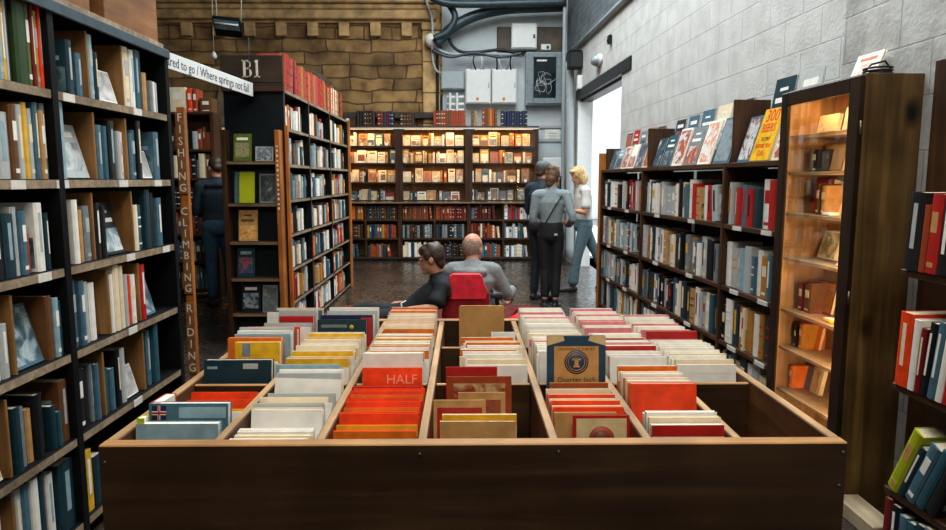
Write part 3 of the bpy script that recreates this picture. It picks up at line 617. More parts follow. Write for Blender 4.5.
# ================================================================ glazed cabinets on the back wall
def warm(x, y, z, sx, sy, e, name='shelf_lamp', rot=(0, 0, 0), col=(1, .62, .26)):
    l = bpy.data.lights.new(name, 'AREA'); l.shape = 'RECTANGLE'; l.size = sx; l.size_y = sy; l.energy = e; l.color = col
    a = bpy.data.objects.new(name, l); C.objects.link(a); a.location = (x, y, z); a.rotation_euler = rot; return a
ZK = (.07, .425, .77, 1.09, 1.45, 1.80, 2.11)
YK = 12.55
def cabinet(name, x0, w, lab, sub, seed, cn):
    o = empty(name, lab, 'cabinet', (x0, YK, 0))
    D = .36
    for nm, b, m in (('side_panel', (0, .035, 0, D, 0, 2.43), BROWN), ('side_panel', (w-.035, w, 0, D, 0, 2.43), BROWN), ('back_panel', (.035, w-.035, D-.012, D, .02, 2.43), wood('cabinet_back', (110, 74, 40), (150, 106, 62), 'z')), ('top_board', (-.0, w, -.02, D, 2.43, 2.46), BROWNX), ('counter', (.0, w, -.10, D-.02, 1.065, 1.09), EDGEX)):
        mb = MB(); mb.bbox(*b, m, .003); mb.build(nm, o)
    mb = MB(); mb.bbox(0, w, -.025, -.001, 2.405, 2.43, WHITEP, .003); mb.build('light_rail', o)
    for z in ZK[:3]+ZK[4:]:
        mb = MB(); mb.bbox(.037, w-.037, .01, D-.015, z-.03, z, BROWNX, .002, mf={'-y': BROWN}); mb.build('shelf', o)
    if sub:
        mb = MB(); mb.bbox(w/2-.016, w/2+.016, .005, D-.02, .07, 1.06, BROWN, .002); mb.build('divider', o)
    mb = MB(); mb.bbox(0, w, .0, D, 0, .04, DARKW, .003); mb.build('plinth', o)
    dr = MB()
    for b in ((.036, .066, 1.1, 2.40), (w-.066, w-.036, 1.1, 2.40)): dr.bbox(b[0], b[1], -.012, .008, b[2], b[3], BROWN, .003)
    for b in ((1.1, 1.13), (2.37, 2.40)): dr.bbox(.066, w-.066, -.012, .008, b[0], b[1], BROWN, .003)
    d = dr.build('door_frame', o)
    gl = MB(); gl.box(.066, w-.066, -.003, .001, 1.13, 2.37, glass('cabinet_glass', .01)); gl.build('glass_pane', d)
    l = MB(); l.bbox(.1, w-.1, .015, .04, 2.392, 2.404, emit((255, 190, 100), 6), .002); l.build('lamp_strip', o)
    warm(x0+w/2, YK+.06, 2.385, w-.2, .05, LAMP_K[0])
    for z, e in ((2.075, LAMP_K[1]), (1.765, LAMP_K[2]), (1.415, LAMP_K[3])): warm(x0+w/2, YK+.05, z, w-.25, .04, e)
    r = random.Random(seed); FK = Frame(x0, YK, 0); g = 'collectable books behind the cabinet glass'
    pals = [(200, 170, 120), (214, 196, 154), (206, 140, 50), (160, 66, 40), (226, 214, 186), (60, 84, 96), (130, 84, 44), (90, 100, 96), (120, 130, 120), (226, 214, 186), (90, 60, 40), (170, 150, 120)]
    for k, z in enumerate(ZK[3:]):
        u = .05; i = 0; nm_ = ('counter', 'lower', 'middle', 'top')[k]
        while u < w-.12:
            if r.random() < .45:
                d = r.uniform(.11, .17); h = r.uniform(.17, .26); c = r.choice(['cream', 'tan', 'ochre', 'orange', 'white', 'cream', 'brown', 'slate blue', 'tan'] if k else ['pale grey', 'slate blue', 'white', 'grey', 'dark red'])
                if u+d > w-.045: break
                M = T(x0+u, YK+.12+r.random()*.05, z+.0015) @ RZ(R(-90)) @ lean_m(.02, h, R(-9))
                ob = book('collectable_book', .02, h, d, c, M, f'{c} face-out book, {ORD[i]} along the {nm_} shelf of the {cn} glazed cabinet', g, page=PAGE_W)
                face_pic(ob, .02, h, d, 1, seed*100+k*20+i, r.sample(pals, 3), r.uniform(8, 22), r.choice(['white', 'black', 'red', 'cream']), r.choice((0, 1, 2)))
                if r.random() < .6: # small price card standing before it
                    cx, cy = x0+u+d*.5, YK+.045
                    pc = MB(); pc.add([(-.025, 0, 0), (.025, 0, 0), (.025, .012, .055), (-.025, .012, .055), (-.025, .024, 0), (.025, .024, 0), (.025, .013, .055), (-.025, .013, .055)], [(0, 1, 2, 3), (5, 4, 7, 6), (3, 2, 6, 7)], LABELW)
                    q = pc.build('price_card', None, (cx, cy, z+.0015)); tag(q, f'white price card before the {ORD[i]} item on the {nm_} shelf, {cn} glazed cabinet', 'card', 'white price cards in the glazed cabinets')
                u += d+r.uniform(.006, .02)
            else:
                w_ = r.uniform(.022, .05); h = r.uniform(.16, .24); c = r.choice(['white', 'cream', 'tan', 'orange', 'ochre', 'brown', 'yellow', 'cream', 'white', 'black'] if k else ['dark teal', 'pale grey', 'white', 'slate blue', 'brown'])
                book('collectable_book', w_, h, .15, c, T(x0+u+w_/2, YK+.07+r.random()*.03, z+.0015), f'{c} spine-out book, {ORD[i]} along the {nm_} shelf of the {cn} glazed cabinet', g, parts=False, label_style=r.choice((0, 1, 2, 3)), lcol=r.choice(('white', 'cream', 'dark red')))
                u += w_+r.choice((.001, .002, .03))
            i += 1
    return o, FK
LAMP_K = (6, 3.6, 2.8, .8)
c1, FK1 = cabinet('glazed_cabinet', -2.47, 1.268, 'glazed brown cabinet of lit books on the back wall, nearest the B1 bookcase', True, 31, 'first')
c2, FK2 = cabinet('glazed_cabinet', -1.198, 1.268, 'glazed brown cabinet of lit books on the back wall, middle of three', True, 32, 'middle')
c3, FK3 = cabinet('glazed_cabinet', .074, 1.268, 'glazed brown cabinet of lit books on the back wall, below the meter boxes', True, 33, 'third')
c4, FK4 = cabinet('glazed_cabinet', -5.0, 1.268, 'lit glazed cabinet glimpsed through the gap beside the B1 display shelves', True, 34, 'gap-side')
RK = random.Random(77)
SETS = {(0, 2, 0): ['tan', 'orange', 'brown'], (0, 2, 1): ['dark brown', 'dark brown', 'brown', 'dark teal'], (0, 1, 0): ['brown', 'dark brown'], (0, 1, 1): ['rust', 'ochre', 'rust', 'navy', 'teal'], (0, 0, 0): ['slate blue', 'dark teal'], (0, 0, 1): ['rust', 'dark teal', 'grey'],
        (1, 2, 0): ['rust', 'rust', 'brown'], (1, 2, 1): ['rust', 'dark red', 'rust'], (1, 1, 0): ['black', 'dark brown', 'grey'], (1, 1, 1): ['black', 'dark teal', 'grey'], (1, 0, 0): ['cream', 'white', 'dark teal', 'cream'], (1, 0, 1): ['dark teal', 'black', 'navy'],
        (2, 2, 0): ['rust', 'maroon', 'maroon', 'slate blue'], (2, 2, 1): ['white', 'pale grey', 'red', 'slate blue'], (2, 1, 0): ['maroon', 'rust', 'cream'], (2, 1, 1): ['pale grey', 'white', 'slate blue', 'teal'], (2, 0, 0): ['rust', 'teal', 'slate blue'], (2, 0, 1): ['pale grey', 'cream', 'slate blue', 'white']}
CNN = ('first', 'middle', 'third')
for ci, FK in enumerate((FK1, FK2, FK3)):
    for k in range(3):
        for hf in range(2):
            a, b_ = (.04, .615) if hf == 0 else (.653, 1.228)
            uni = ci in (0, 1) and k in (1, 2)
            fill(FK, a, b_, ZK[k], (.23, .25) if uni else (.19, .28), (.036, .05) if uni else (.03, .065), (.15, .2), SETS[(ci, k, hf)], lambda i: f'{{}} volume, {ORD[i]} in the {("near-aisle", "doorway-side")[hf]} half, {("bottom", "middle", "upper")[k]} low shelf, {CNN[ci]} cabinet', 'antique_book', 'old volumes below the cabinet counters', r=RK, stop=1 if uni else RK.choice((.6, .8, .95)), styles=(3, 3, 1, 0), lcols=('ochre', 'cream', 'dark red'), v=(.03, .06))
# volumes standing on the cabinets
for FK, cn, spans in ((FK1, 'first', [(.5, .86, ['dark brown', 'black', 'dark brown'], .28), (.88, 1.22, ['dark teal', 'navy', 'dark red'], .27)]), (FK2, 'middle', [(.02, .3, ['black', 'dark brown'], .24), (.62, 1.25, ['rust', 'brown', 'rust', 'dark red'], .29)]), (FK3, 'third', [(.04, .2, ['tan', 'brown', 'dark brown'], .28), (.24, .56, ['rust', 'ochre', 'brown'], .32), (.58, 1.1, ['navy', 'dark teal', 'navy'], .28)])):
    n0 = 0
    for a, b_, cs, hm in spans:
        m_ = fill(FK, a, b_, 2.461, (hm-.012, hm), (.035, .055), (.16, .2), cs, lambda i: f'{{}} volume, {ORD[n0+i]} along the top of the {cn} glazed cabinet', 'antique_volume', 'volumes standing on the glazed cabinets', r=RK, styles=(3, 3, 0), lcols=('ochre', 'cream'), v=(.05, .07)); n0 += len(m_)
o = empty('box_file', 'dark brown box file lying on the first glazed cabinet', 'box', FK1.p(.2, .06, 2.4615)); mb = MB(); mb.bbox(0, .28, 0, .22, 0, .2, plain((58, 42, 30), .6, .2, 9), .006); mb.build('body', o); mb = MB(); mb.bbox(.11, .17, -.003, .001, .06, .14, LABELW, .001); mb.build('label_card', o)
# ================================================================ right wall bookcase
RANG = R(-90+3.15); FR = Frame(1.575, 7.93, RANG)
ZR = (.06, .40, .78, 1.20); UR = [.02, 1.52, 3.30, 4.2]
o = bookcase('bookcase', 'low brown bookcase along the white block wall with magazines displayed on top', 1.575, 7.93, RANG, UR, .3, ZR, 1.61, BROWN, BROWNX, back=False, t=.03, ut=.035)
rbc = o
for i in range(3):
    a, b = UR[i]+.02, UR[i+1]-.02; n = 3
    for j in range(n):
        x0 = a+(b-a)*j/n+.0; x1 = a+(b-a)*(j+1)/n-.09
        mb = MB(); mb.bbox(x0, x1, .285, .298, .03, 1.57, DARKW, .002); mb.build('back_board', o)
    for z in ZR[1:]:
        for q in (.25, .7):
            mb = MB(); c = a+(b-a)*q; mb.box(c-.06, c+.06, -.003, .003, z-.03, z-.003, LABELW); mb.build('shelf_label', o)
mb = MB(); mb.bbox(-.03, 0, -.02, .3, 0, 1.80, ORANGEW, .003); mb.build('end_panel', o)  # lit edge of the panel put into its colour: paler orange than the case
for u, h in ((.03, .24), (1.52, .36), (3.3, .42)):
    mb = MB(); mb.bbox(u-.012, u+.012, .05, .3, 1.611, 1.611+h, BROWN, .003); mb.build('top_divider', o)
mb = MB(); mb.bbox(.05, 4.18, .205, .30, 1.611, 1.73, BROWNX, .003); mb.build('top_step', o)
RR = random.Random(19)
WC = ['white', 'white', 'cream', 'pale grey', 'pale grey', 'slate blue', 'grey', 'pale blue', 'black', 'dark teal', 'cream', 'red', 'grey', 'pale grey', 'slate blue', 'teal', 'pale blue', 'tan', 'white', 'white', 'dark teal', 'pale grey', 'white', 'black', 'ochre']
BN = ('doorway', 'middle', 'cabinet-side'); RN = ('bottom', 'third', 'second', 'top')
for k, z in enumerate(ZR):
    for b in range(3):
        a0, b0 = UR[b]+.022, UR[b+1]-.022
        made = fill(FR, a0, b0, z, (.235, .3), (.024, .105), (.18, .235), WC, lambda i: f'{{}} large book, {ORD[i]} along the {BN[b]} bay, {RN[k]} shelf of the wall bookcase', 'large_book', 'large books in the wall bookcase', parts=True, v=(.01, .04), stop=RR.choice((.88, .96, 1)), r=RR, styles=(0, 1, 2, 2, 3), lcols=('white', 'cream', 'red', 'black', 'yellow'))
        for j, o in enumerate(made):
            if j % 3 == 1 or j == len(made)-1:       # its far board shows towards the room: printed
                w = max(v[0] for v in o.bound_box)*2; h = o.dimensions.z; d = max(v[1] for v in o.bound_box)
                face_pic(o, w, h, d, 1, 900+k*60+b*20+j, RR.sample([(220, 222, 218), (60, 90, 104), (30, 44, 52), (150, 160, 162), (170, 60, 40), (200, 160, 90), (110, 130, 136), (20, 26, 30)], 3), RR.uniform(7, 16), RR.choice(('white', 'yellow', 'red', 'black')), RR.choice((0, 1, 2)))
# magazines on top, leaning on the step and the wall
MG = random.Random(3)
def mag(u, d, h, row, col, seed, cols, style, lab, title='white', scale=16):
    v, z = ((.075, 1.6125) if row == 0 else (.235, 1.7325))
    M = FR.at(u, v, z) @ RZ(R(-90)) @ lean_m(.012, h, R(-17 if row == 0 else -9))
    o = book('magazine', .012, h, d, col, M, lab, 'magazines displayed on the wall bookcase', page=PAGE_W)
    face_pic(o, .012, h, d, 1, seed, cols, scale, title, style); return o
food = [(225, 222, 214), (186, 110, 60), (150, 40, 30), (230, 226, 220), (90, 100, 104)]
cool = [(210, 214, 212), (70, 96, 110), (40, 54, 62), (170, 180, 182)]
front = [(.08, .19, .22, 'slate blue', cool, 0), (.32, .2, .24, 'pale blue', cool, 2), (.56, .19, .24, 'white', food, 0), (.80, .2, .25, 'white', food, 2), (1.06, .2, .25, 'grey', cool, 0), (1.28, .19, .24, 'cream', food, 0),
         (1.58, .2, .27, 'dark teal', cool, 0), (1.82, .22, .28, 'teal', cool, 2), (2.08, .24, .32, 'white', food, 0), (2.36, .24, .31, 'grey', food, 2), (2.64, .24, .34, 'white', [(232, 230, 224), (226, 224, 216), (210, 120, 50), (230, 230, 226)], 0), (2.93, .26, .34, 'slate blue', [(110, 126, 132), (140, 152, 156), (80, 96, 104)], 0),
         (3.33, .17, .31, 'slate blue', [(150, 160, 164), (220, 222, 220), (120, 60, 40), (60, 70, 74)], 0)]
for i, (u, d, h, c, cs, st) in enumerate(front):
    mag(u, d, h, 0, c, 500+i, cs, st, f'{c} magazine, {ORD[i]} from the doorway in the front row on the wall bookcase', scale=MG.uniform(8, 18))
bk = [(.1, .2, .28, 'dark teal'), (.36, .2, .3, 'red'), (.62, .2, .27, 'grey'), (.9, .2, .29, 'tan'), (1.14, .21, .28, 'black'), (1.64, .22, .3, 'dark teal'), (1.94, .22, .31, 'slate blue'), (2.22, .24, .33, 'slate blue'), (2.52, .25, .34, 'cream'), (2.84, .26, .34, 'dark teal'), (3.38, .25, .42, 'dark teal'), (3.68, .25, .43, 'pale grey')]
for i, (u, d, h, c) in enumerate(bk):
    mag(u, d, h, 1, c, 540+i, MG.sample([(40, 60, 72), (110, 130, 138), (220, 222, 218), (200, 150, 90), (70, 90, 100), (170, 60, 40)], 3), MG.choice((0, 1, 2)), f'{c} magazine, {ORD[i]} from the doorway in the raised back row on the wall bookcase', scale=MG.uniform(8, 16))
# the yellow 300 book
M = FR.at(3.515, .075, 1.6125) @ RZ(R(-90)) @ lean_m(.02, .34, R(-17))
o = book('picture_book', .02, .34, .25, 'yellow', M, 'bright yellow book with big red 300 on the wall bookcase top, beside the cabinet', 'magazines displayed on the wall bookcase', page=PAGE_W)
RED = plain((206, 34, 20), .5, .05, key='red_print')
for s, zz, sz, sq, m in (('300', .288, .115, .95, RED), ('BEERS', .21, .078, .84, RED), ('TO TRY', .138, .034, .9, BLACKP), ('BEFORE YOU', .094, .04, .82, RED), ('DIE', .048, .05, 1.2, RED)):
    lettering(s, sz, m, 'title_lettering', o, T(.0108, .125, zz) @ RZ(R(90)) @ FRONT, squeeze=sq)
mag(3.79, .22, .3, 0, 'cream', 590, food, 0, 'cream food magazine between the yellow 300 book and the cabinet on the wall bookcase')
# a white leaflet lying behind, on the cabinet
# ================================================================ tall lit cabinet
CANG = R(-90+2.9); FCB = Frame(1.674, 3.6, CANG); W_, D_, H_ = .655, .265, 1.95
o = empty('display_cabinet', 'tall dark cabinet with a lit glass door beside the wall bookcase', 'cabinet', (1.674, 3.6, 0), CANG)
INN = wood('cabinet_inner_pine', (160, 116, 70), (204, 158, 104), 'z', rough=.5)
INX = wood('cabinet_shelf_pine', (186, 150, 104), (216, 184, 138), 'x', rough=.5)
for nm, b, m, mf in (('side_panel', (W_-.022, W_, 0, D_, 0, H_), KNOT, {'-x': INN}), ('side_panel', (0, .022, 0, D_, 0, H_), KNOT, {'+x': INN}), ('back_panel', (.022, W_-.022, D_-.015, D_, .03, H_-.022), INN, None), ('top_board', (.022, W_-.022, 0, D_, H_-.022, H_), KNOT, None), ('bottom_board', (.022, W_-.022, 0, D_, .06, .085), INX, None)):
    mb = MB(); mb.bbox(*b, m, .002, mf=mf); mb.build(nm, o)
ZC = (.38, .613, .816, 1.093, 1.326, 1.538, 1.725)
for z in ZC:
    mb = MB(); mb.bbox(.024, W_-.024, .02, D_-.017, z-.016, z, INX, .002); mb.build('shelf', o)
CF = wood('cabinet_door_wood', (30, 22, 14), (58, 42, 26), 'z', rough=.4)
mb = MB(); dz = .03; st = .06
for b in ((.0, st, dz, H_-.01), (W_-.075, W_, dz, H_-.01)): mb.bbox(b[0], b[1], -.026, -.002, b[2], b[3], CF, .003)
for b in ((H_-.075, H_-.01), (dz, dz+.08)): mb.bbox(st, W_-.075, -.026, -.002, b[0], b[1], CF, .003)
dd = mb.build('door', o)
mb = MB(); mb.box(st, W_-.075, -.016, -.012, dz+.08, H_-.075, glass('door_glass', .015)); mb.build('glass_pane', dd)
for z in (.3, .98, 1.72): 
    mb = MB(); mb.tube([(W_+.003, -.014, z-.03), (W_+.003, -.014, z+.03)], .0045, plain((130, 120, 100), .4, .1, 20, .8)); mb.build('hinge', dd)
mb = MB(); mb.bbox(.25, .42, .002, .01, H_-.055, H_-.024, LABELW, .002); mb.build('label_card', o)
mb = MB(); mb.bbox(W_-.034, W_-.024, .004, .018, .12, H_-.05, emit((255, 196, 120), 4), .002); mb.build('lamp_strip', o)
p = FCB.p(W_-.04, .012, .98)
wl = warm(p.x, p.y, p.z, 1.7, .02, 14, col=(1, .68, .36))
# aim the strip into the cabinet: its -z axis towards the far side and the back
dirv = (FCB.M.to_3x3() @ Vector((-.93, .37, 0))).normalized(); zax = -dirv; xax = Vector((0, 0, 1)); yax = zax.cross(xax).normalized(); xax = yax.cross(zax)
wl.rotation_euler = Matrix((xax, yax, zax)).transposed().to_euler()
warm(*FCB.p(W_/2, .09, H_-.03), W_-.15, .03, 2.5, rot=(0, 0, CANG))
# its books
g = 'rare books in the lit cabinet'
def cbf(px0, px1, yt, k, col, lab, seed, cols, style=0, v=.16, w=.02, lean=10, scale=14, u_=None):
    z = ZC[k]; 
    def uof(px):    # crossing of the pixel ray with the plane v = .1
        zc = (1.94 if style == 's' else 2.0)/((px-465)/F+.0507); return (3.6-zc*1.0)/1.0
    u0, u1 = min(uof(px0), uof(px1)), max(uof(px0), uof(px1))
    if u0 < .03: u1 += .03-u0; u0 = .03
    zc = 3.6-(u0+u1)/2; h = max(.06, z_of(yt, zc)-z); h = min(h, .2)
    if style == 's':
        o = book('rare_book', max(.012, u1-u0-.002), h, .13, col, FCB.at((u0+u1)/2, .08, z+.0015), lab, g, label_style=1, lcol='cream'); return o
    M = FCB.at(u0, v, z+.0015) @ RZ(R(-90)) @ lean_m(w, h, R(-lean))
    o = book('rare_book', w, h, u1-u0, col, M, lab, g, page=PAGE); face_pic(o, w, h, u1-u0, 1, seed, cols, scale, 'cream', style); return o
cbf(811, 831, 116, 6, 'cream', 'cream and blue booklet standing on the top shelf of the lit cabinet', 701, [(224, 206, 170), (230, 216, 184), (110, 130, 150)], 1)
cbf(837, 842, 108, 6, 'pale grey', 'pale booklet on the top shelf of the lit cabinet, nearer the door hinge', 702, [(220, 214, 200), (200, 196, 186)], 0)
cbf(818, 840, 145, 5, 'tan', 'plain tan book standing on the second shelf of the lit cabinet', 703, [(206, 168, 104), (214, 178, 116)], 0)
cbf(811, 816, 150, 5, 'black', 'dark book spine beside the tan book on the second cabinet shelf', 0, [], 's')
cbf(797, 814, 180, 4, 'red', 'thick red book standing on the third shelf of the lit cabinet', 704, [(176, 40, 30), (196, 56, 40)], 0, w=.04)
cbf(817, 821, 184, 4, 'brown', 'brown spine next to the thick red book in the lit cabinet', 0, [], 's')
cbf(822, 827, 186, 4, 'tan', 'tan spine, second after the thick red book in the lit cabinet', 0, [], 's')
cbf(829, 840, 182, 4, 'cream', 'cream sheet-covered book leaning on the third cabinet shelf', 705, [(220, 190, 130), (180, 150, 100)], 0, lean=16)
cbf(820, 838, 232, 3, 'cream', 'picture-covered book with a green patch leaning on the fourth cabinet shelf', 706, [(222, 200, 150), (200, 180, 140), (90, 110, 40), (226, 214, 180)], 0, lean=16)
cbf(805, 810, 285, 2, 'dark red', 'dark red spine with white label on the fifth cabinet shelf', 0, [], 's')
cbf(811, 818, 286, 2, 'brown', 'brown spine beside the dark red one on the fifth cabinet shelf', 0, [], 's')
cbf(820, 838, 284, 2, 'brown', 'brown cross-hatched book face-out on the fifth cabinet shelf', 707, [(110, 66, 30), (170, 110, 54), (90, 50, 26)], 0, scale=60)
cbf(803, 806, 330, 1, 'black', 'black spine on the sixth shelf of the lit cabinet', 0, [], 's')
cbf(808, 812, 328, 1, 'ochre', 'ochre spine on the sixth shelf of the lit cabinet', 0, [], 's')
cbf(814, 828, 330, 1, 'orange', 'orange book face-out on the sixth shelf of the lit cabinet', 708, [(200, 110, 40), (214, 130, 56)], 0)
cbf(796, 800, 372, 0, 'orange', 'orange spine on the lowest shelf of the lit cabinet', 0, [], 's')
cbf(801, 818, 374, 0, 'blue', 'blue book leaning on the lowest shelf of the lit cabinet', 709, [(50, 90, 120), (62, 104, 134)], 0)
cbf(821, 832, 376, 0, 'cream', 'cream book leaning beside the blue one on the lowest cabinet shelf', 710, [(220, 196, 150), (206, 180, 136)], 0)
for (u, z, c, nm, lab) in ((.3, ZC[4], 'white', 'note_card', 'small white note card lying on the third cabinet shelf before the red book'), (.36, ZC[2], 'yellow', 'booklet', 'yellow booklet lying flat on the fifth cabinet shelf'), (.44, ZC[3], 'white', 'note_card', 'small white note card standing at the front of the fourth cabinet shelf')):
    mb = MB(); mb.bbox(0, .07, 0, .05, 0, .012, cov(c), .003); mb.bbox(.004, .066, .004, .046, .012, .016, PAGE_W, .001)
    q = mb.build(nm, None, FCB.p(u, .05, z+.0015), (0, 0, CANG)); tag(q, lab, 'card' if nm == 'note_card' else 'booklet')
# clutter lying on the cabinet and behind it
q = empty('cable_coil', 'black coiled cable lying on top of the tall lit cabinet', 'cable', FCB.p(.50, .15, H_+.001), 0)
mb = MB(); mb.tube([(.06*math.cos(a*.5), .05*math.sin(a*.5), .008+.002*a/2) for a in range(38)], .005, BLACKP, 6); mb.tube([(.06, 0, .04), (.03, .0, .075), (-.03, 0, .06), (-.06, .01, .02)], .005, BLACKP, 6); mb.build('cable', q)
mb = MB(); mb.bbox(-.07, .07, -.05, .05, 0, .006, plain((40, 52, 58), .5), .002); mb.build('plug_block', q)
q = book('picture_book', .014, .15, .2, 'white', FCB.at(.2, .2, H_+.001) @ RZ(R(-90)) @ lean_m(.014, .15, R(-20)), 'white and orange leaflet leaning on the wall above the tall lit cabinet', None); face_pic(q, .014, .15, .2, 1, 720, [(228, 224, 216), (230, 226, 220), (216, 120, 60)], 8, 'orange', 1)

# ================================================================ near wall shelf at the frame's edge
NANG = R(-90+2.9); FNR = Frame(1.69, 2.61, NANG)
o = empty('wall_shelf', 'brown open wall shelf of art books just past the tall lit cabinet', 'shelves', (1.69, 2.61, 0), NANG)
ZN = (.27, .70, 1.155)
mb = MB(); mb.bbox(-.2, .9, .232, .252, 0, 1.98, BROWN, .003); mb.build('back_board', o)
for z in (.03, *ZN):
    mb = MB(); mb.bbox(.0, .86, .01, .23, z-.028, z, BROWNX, .003); mb.build('shelf', o)
mb = MB(); mb.bbox(.862, .9, 0, .23, 0, 1.98, BROWN, .003); mb.build('side_panel', o)
g = 'art books on the near wall shelf'
for z, nm, row in ((ZN[2], 'upper', ((.075, .295, 3, 'black', 2, 'pale grey'), (.03, .25, 3, 'rust', 0, 'white'), (.055, .29, 3, 'red', 1, 'tan'), (.05, .28, 3, 'black', 2, 'white'), (.04, .27, 3, 'grey', 0, 'white'), (.05, .28, 3, 'dark teal', 2, 'white'))),
                   (ZN[1], 'middle', ((.068, .29, 2, 'orange red', 2, 'cream'), (.034, .275, 3, 'white', 0, 'white'), (.026, .25, 4, 'dark red', 2, 'cream'), (.032, .28, 6, 'black', 2, 'white'), (.036, .29, 7, 'slate blue', 2, 'white'), (.03, .25, 7, 'white', 0, 'white'), (.04, .25, 7, 'red', 2, 'yellow'))),
                   (ZN[0], 'lower', ((.055, .30, 24, 'lime green', 1, 'tan'), (.03, .25, 24, 'dark teal', 2, 'white'), (.05, .28, 24, 'slate blue', 1, 'white'), (.04, .28, 24, 'teal', 0, 'white'), (.05, .27, 24, 'black', 0, 'white'))),
                   (.03, 'lowest', ((.035, .2, 1, 'dark red', 0, 'white'), (.045, .19, 1, 'black', 2, 'white'), (.04, .17, 1, 'slate blue', 0, 'white'), (.04, .165, 1, 'teal', 0, 'white'), (.04, .18, 1, 'dark teal', 0, 'white'), (.05, .19, 1, 'grey', 0, 'white')))):
    u = .015
    for i, (w, h, a, c, st, lc) in enumerate(row):
        a = R(a); k = w/math.cos(a)+.004
        M = FNR.at(u+k-w/2*math.cos(a), .0, z+.0015) @ lean_m(w, h, a)
        o = book('art_book', w, h, .2, c, M, f'{c} art book, {ORD[i]} from the tall cabinet on the {nm} near wall shelf', g, label_style=st, lcol=lc)
        if a > .3: face_pic(o, w, h, .2, 1, 850+i, [(60, 84, 96), (110, 136, 144), (30, 44, 52), (90, 110, 118)], 6, 'white', 1)
        u += k
# ================================================================ map bin
BX = (-.905, -.625, -.368, -.109, .225, .464, .694, .955)   # outer faces and divider centres
BY = (1.615, 2.145, 2.63, 3.15); BT = .85; BB_ = .60
bin_ = empty('map_bin', 'large dark wooden bin divided into compartments of maps, in the middle of the aisle', 'display bin', (0, 1.615, 0))
def bp(name, x0, x1, y0, y1, z0, z1, m, mf=None, c=.003):
    mb = MB(); mb.bbox(x0, x1, y0-1.615, y1-1.615, z0, z1, m, c, mf=mf); return mb.build(name, bin_)
fp = bp('front_panel', BX[0], BX[7], 1.615, 1.655, .42, BT, BINW, {'+z': RIM})
bp('back_panel', BX[0], BX[7], 3.11, 3.15, .42, BT, BINW, {'+z': RIM})
bp('side_panel', BX[0], BX[0]+.03, 1.655, 3.11, .42, BT-.001, BINY, {'+z': RIMY}); bp('side_panel', BX[7]-.03, BX[7], 1.655, 3.11, .42, BT-.001, BINY, {'+z': RIMY})
for x in BX[1:7]: bp('divider', x-.013, x+.013, 1.656, 3.109, .56, BT-.004, BINY, {'+z': RIMY})
for y in BY[1:3]:
    for i in range(7): bp('cross_divider', (BX[i]+.03 if i == 0 else BX[i]+.0135), (BX[7]-.03 if i == 6 else BX[i+1]-.0135), y-.008, y+.008, .56, BT-.008, BINW, {'+z': RIM})
bp('bottom_board', BX[0]+.03, BX[7]-.03, 1.655, 3.11, .53, .556, BINW)
for x in (BX[0]+.04, BX[7]-.11):
    for y in (1.66, 3.03): bp('leg', x, x+.07, y, y+.07, 0, .53, BINW)
for px, py in ((420, 452), (558, 450), (104, 459), (845, 452), (841, 487)):
    q = pt(px, py, 1.70); mb = MB(); mb.lathe([(.0001, -.002), (.005, -.002), (.005, .001), (.003, .002), (.0001, .002)], plain((96, 100, 100), .35, .1, 20, .8), 10, T(min(max(q.x, BX[0]+.015), BX[7]-.012), -.001, q.z) @ Matrix.Rotation(R(90), 4, 'X')); mb.build('screw', bin_)
BF = .5575
RM = random.Random(42)
CN = ('first', 'second', 'third', 'fourth', 'fifth', 'sixth', 'seventh')
RWN = ('front', 'middle', 'rear')
MAPN = {}
def fmap(col, row, x0, w, y, top, t, a, c, band, lab, lift=0, pages=PAGE_W, art=None, kind='folded_map', bandh=.03):
    """folded map standing on its long edge, cover towards the camera; a leans its top away"""
    h = (top-BF-.004)/math.cos(a)
    mb = MB(); cm = art or cov(c); q = .0018
    prof = [(0, 0), (w, 0), (w, q), (q, q), (q, t-q), (w, t-q), (w, t), (0, t)]
    mb.prism(prof, 0, h, cm); o = mb.build(kind)
    s = MB(); s.box(q+.0005, w-.003, q, t-q, .003, h-.002, pages); s.build('folded_sheet', o)
    if band:
        b = MB(); b.box(.0, w, -.0008, .0008, h-bandh, h-.0005, cov(band)); b.build('title_band', o)
    o.matrix_world = T(x0, y, BF+.002+t*math.sin(a)) @ Matrix.Rotation(-a, 4, 'X')
    tag(o, lab, 'map', 'folded maps in the bin'); return o
def cell(col, row, n, cols, bands, top, y0, y1, w=.2, off=.02, tilt=12, t=(.010, .015), jx=.012, jz=.009, up=0):
    """n maps from the camera side (y0) to the far side (y1)"""
    xa = (BX[col]+.03 if col == 0 else BX[col]+.014); xb = (BX[7]-.03 if col == 6 else BX[col+1]-.014)
    w = min(w, xb-xa-.012); made = []
    for i in range(n):
        y = y0+(y1-y0)*i/max(1, n-1); c = cols[i % len(cols)] if n > 1 else cols[0]; b = bands[i % len(bands)]
        x = min(max(xa+off+RM.uniform(-jx, jx), xa+.003), xb-w-.003)
        key = (col, row); k = MAPN.get(key, 0); MAPN[key] = k+1
        cc = f'{c} map' + (f' with {b} band' if b and b != c else '')
        pos = f'{ORD[k]} in the {RWN[row]} compartment of the {CN[col]} bin column'
        made.append(fmap(col, row, x, w, y, top+RM.uniform(-jz, jz)+up*i/max(1, n-1), RM.uniform(*t), R(tilt+RM.uniform(-.2, .2)), c, b, f'{cc}, {pos}'))
        if n > 4: made[-1].rotation_euler.z = R(RM.uniform(-.7, .7))
    return made
N = None
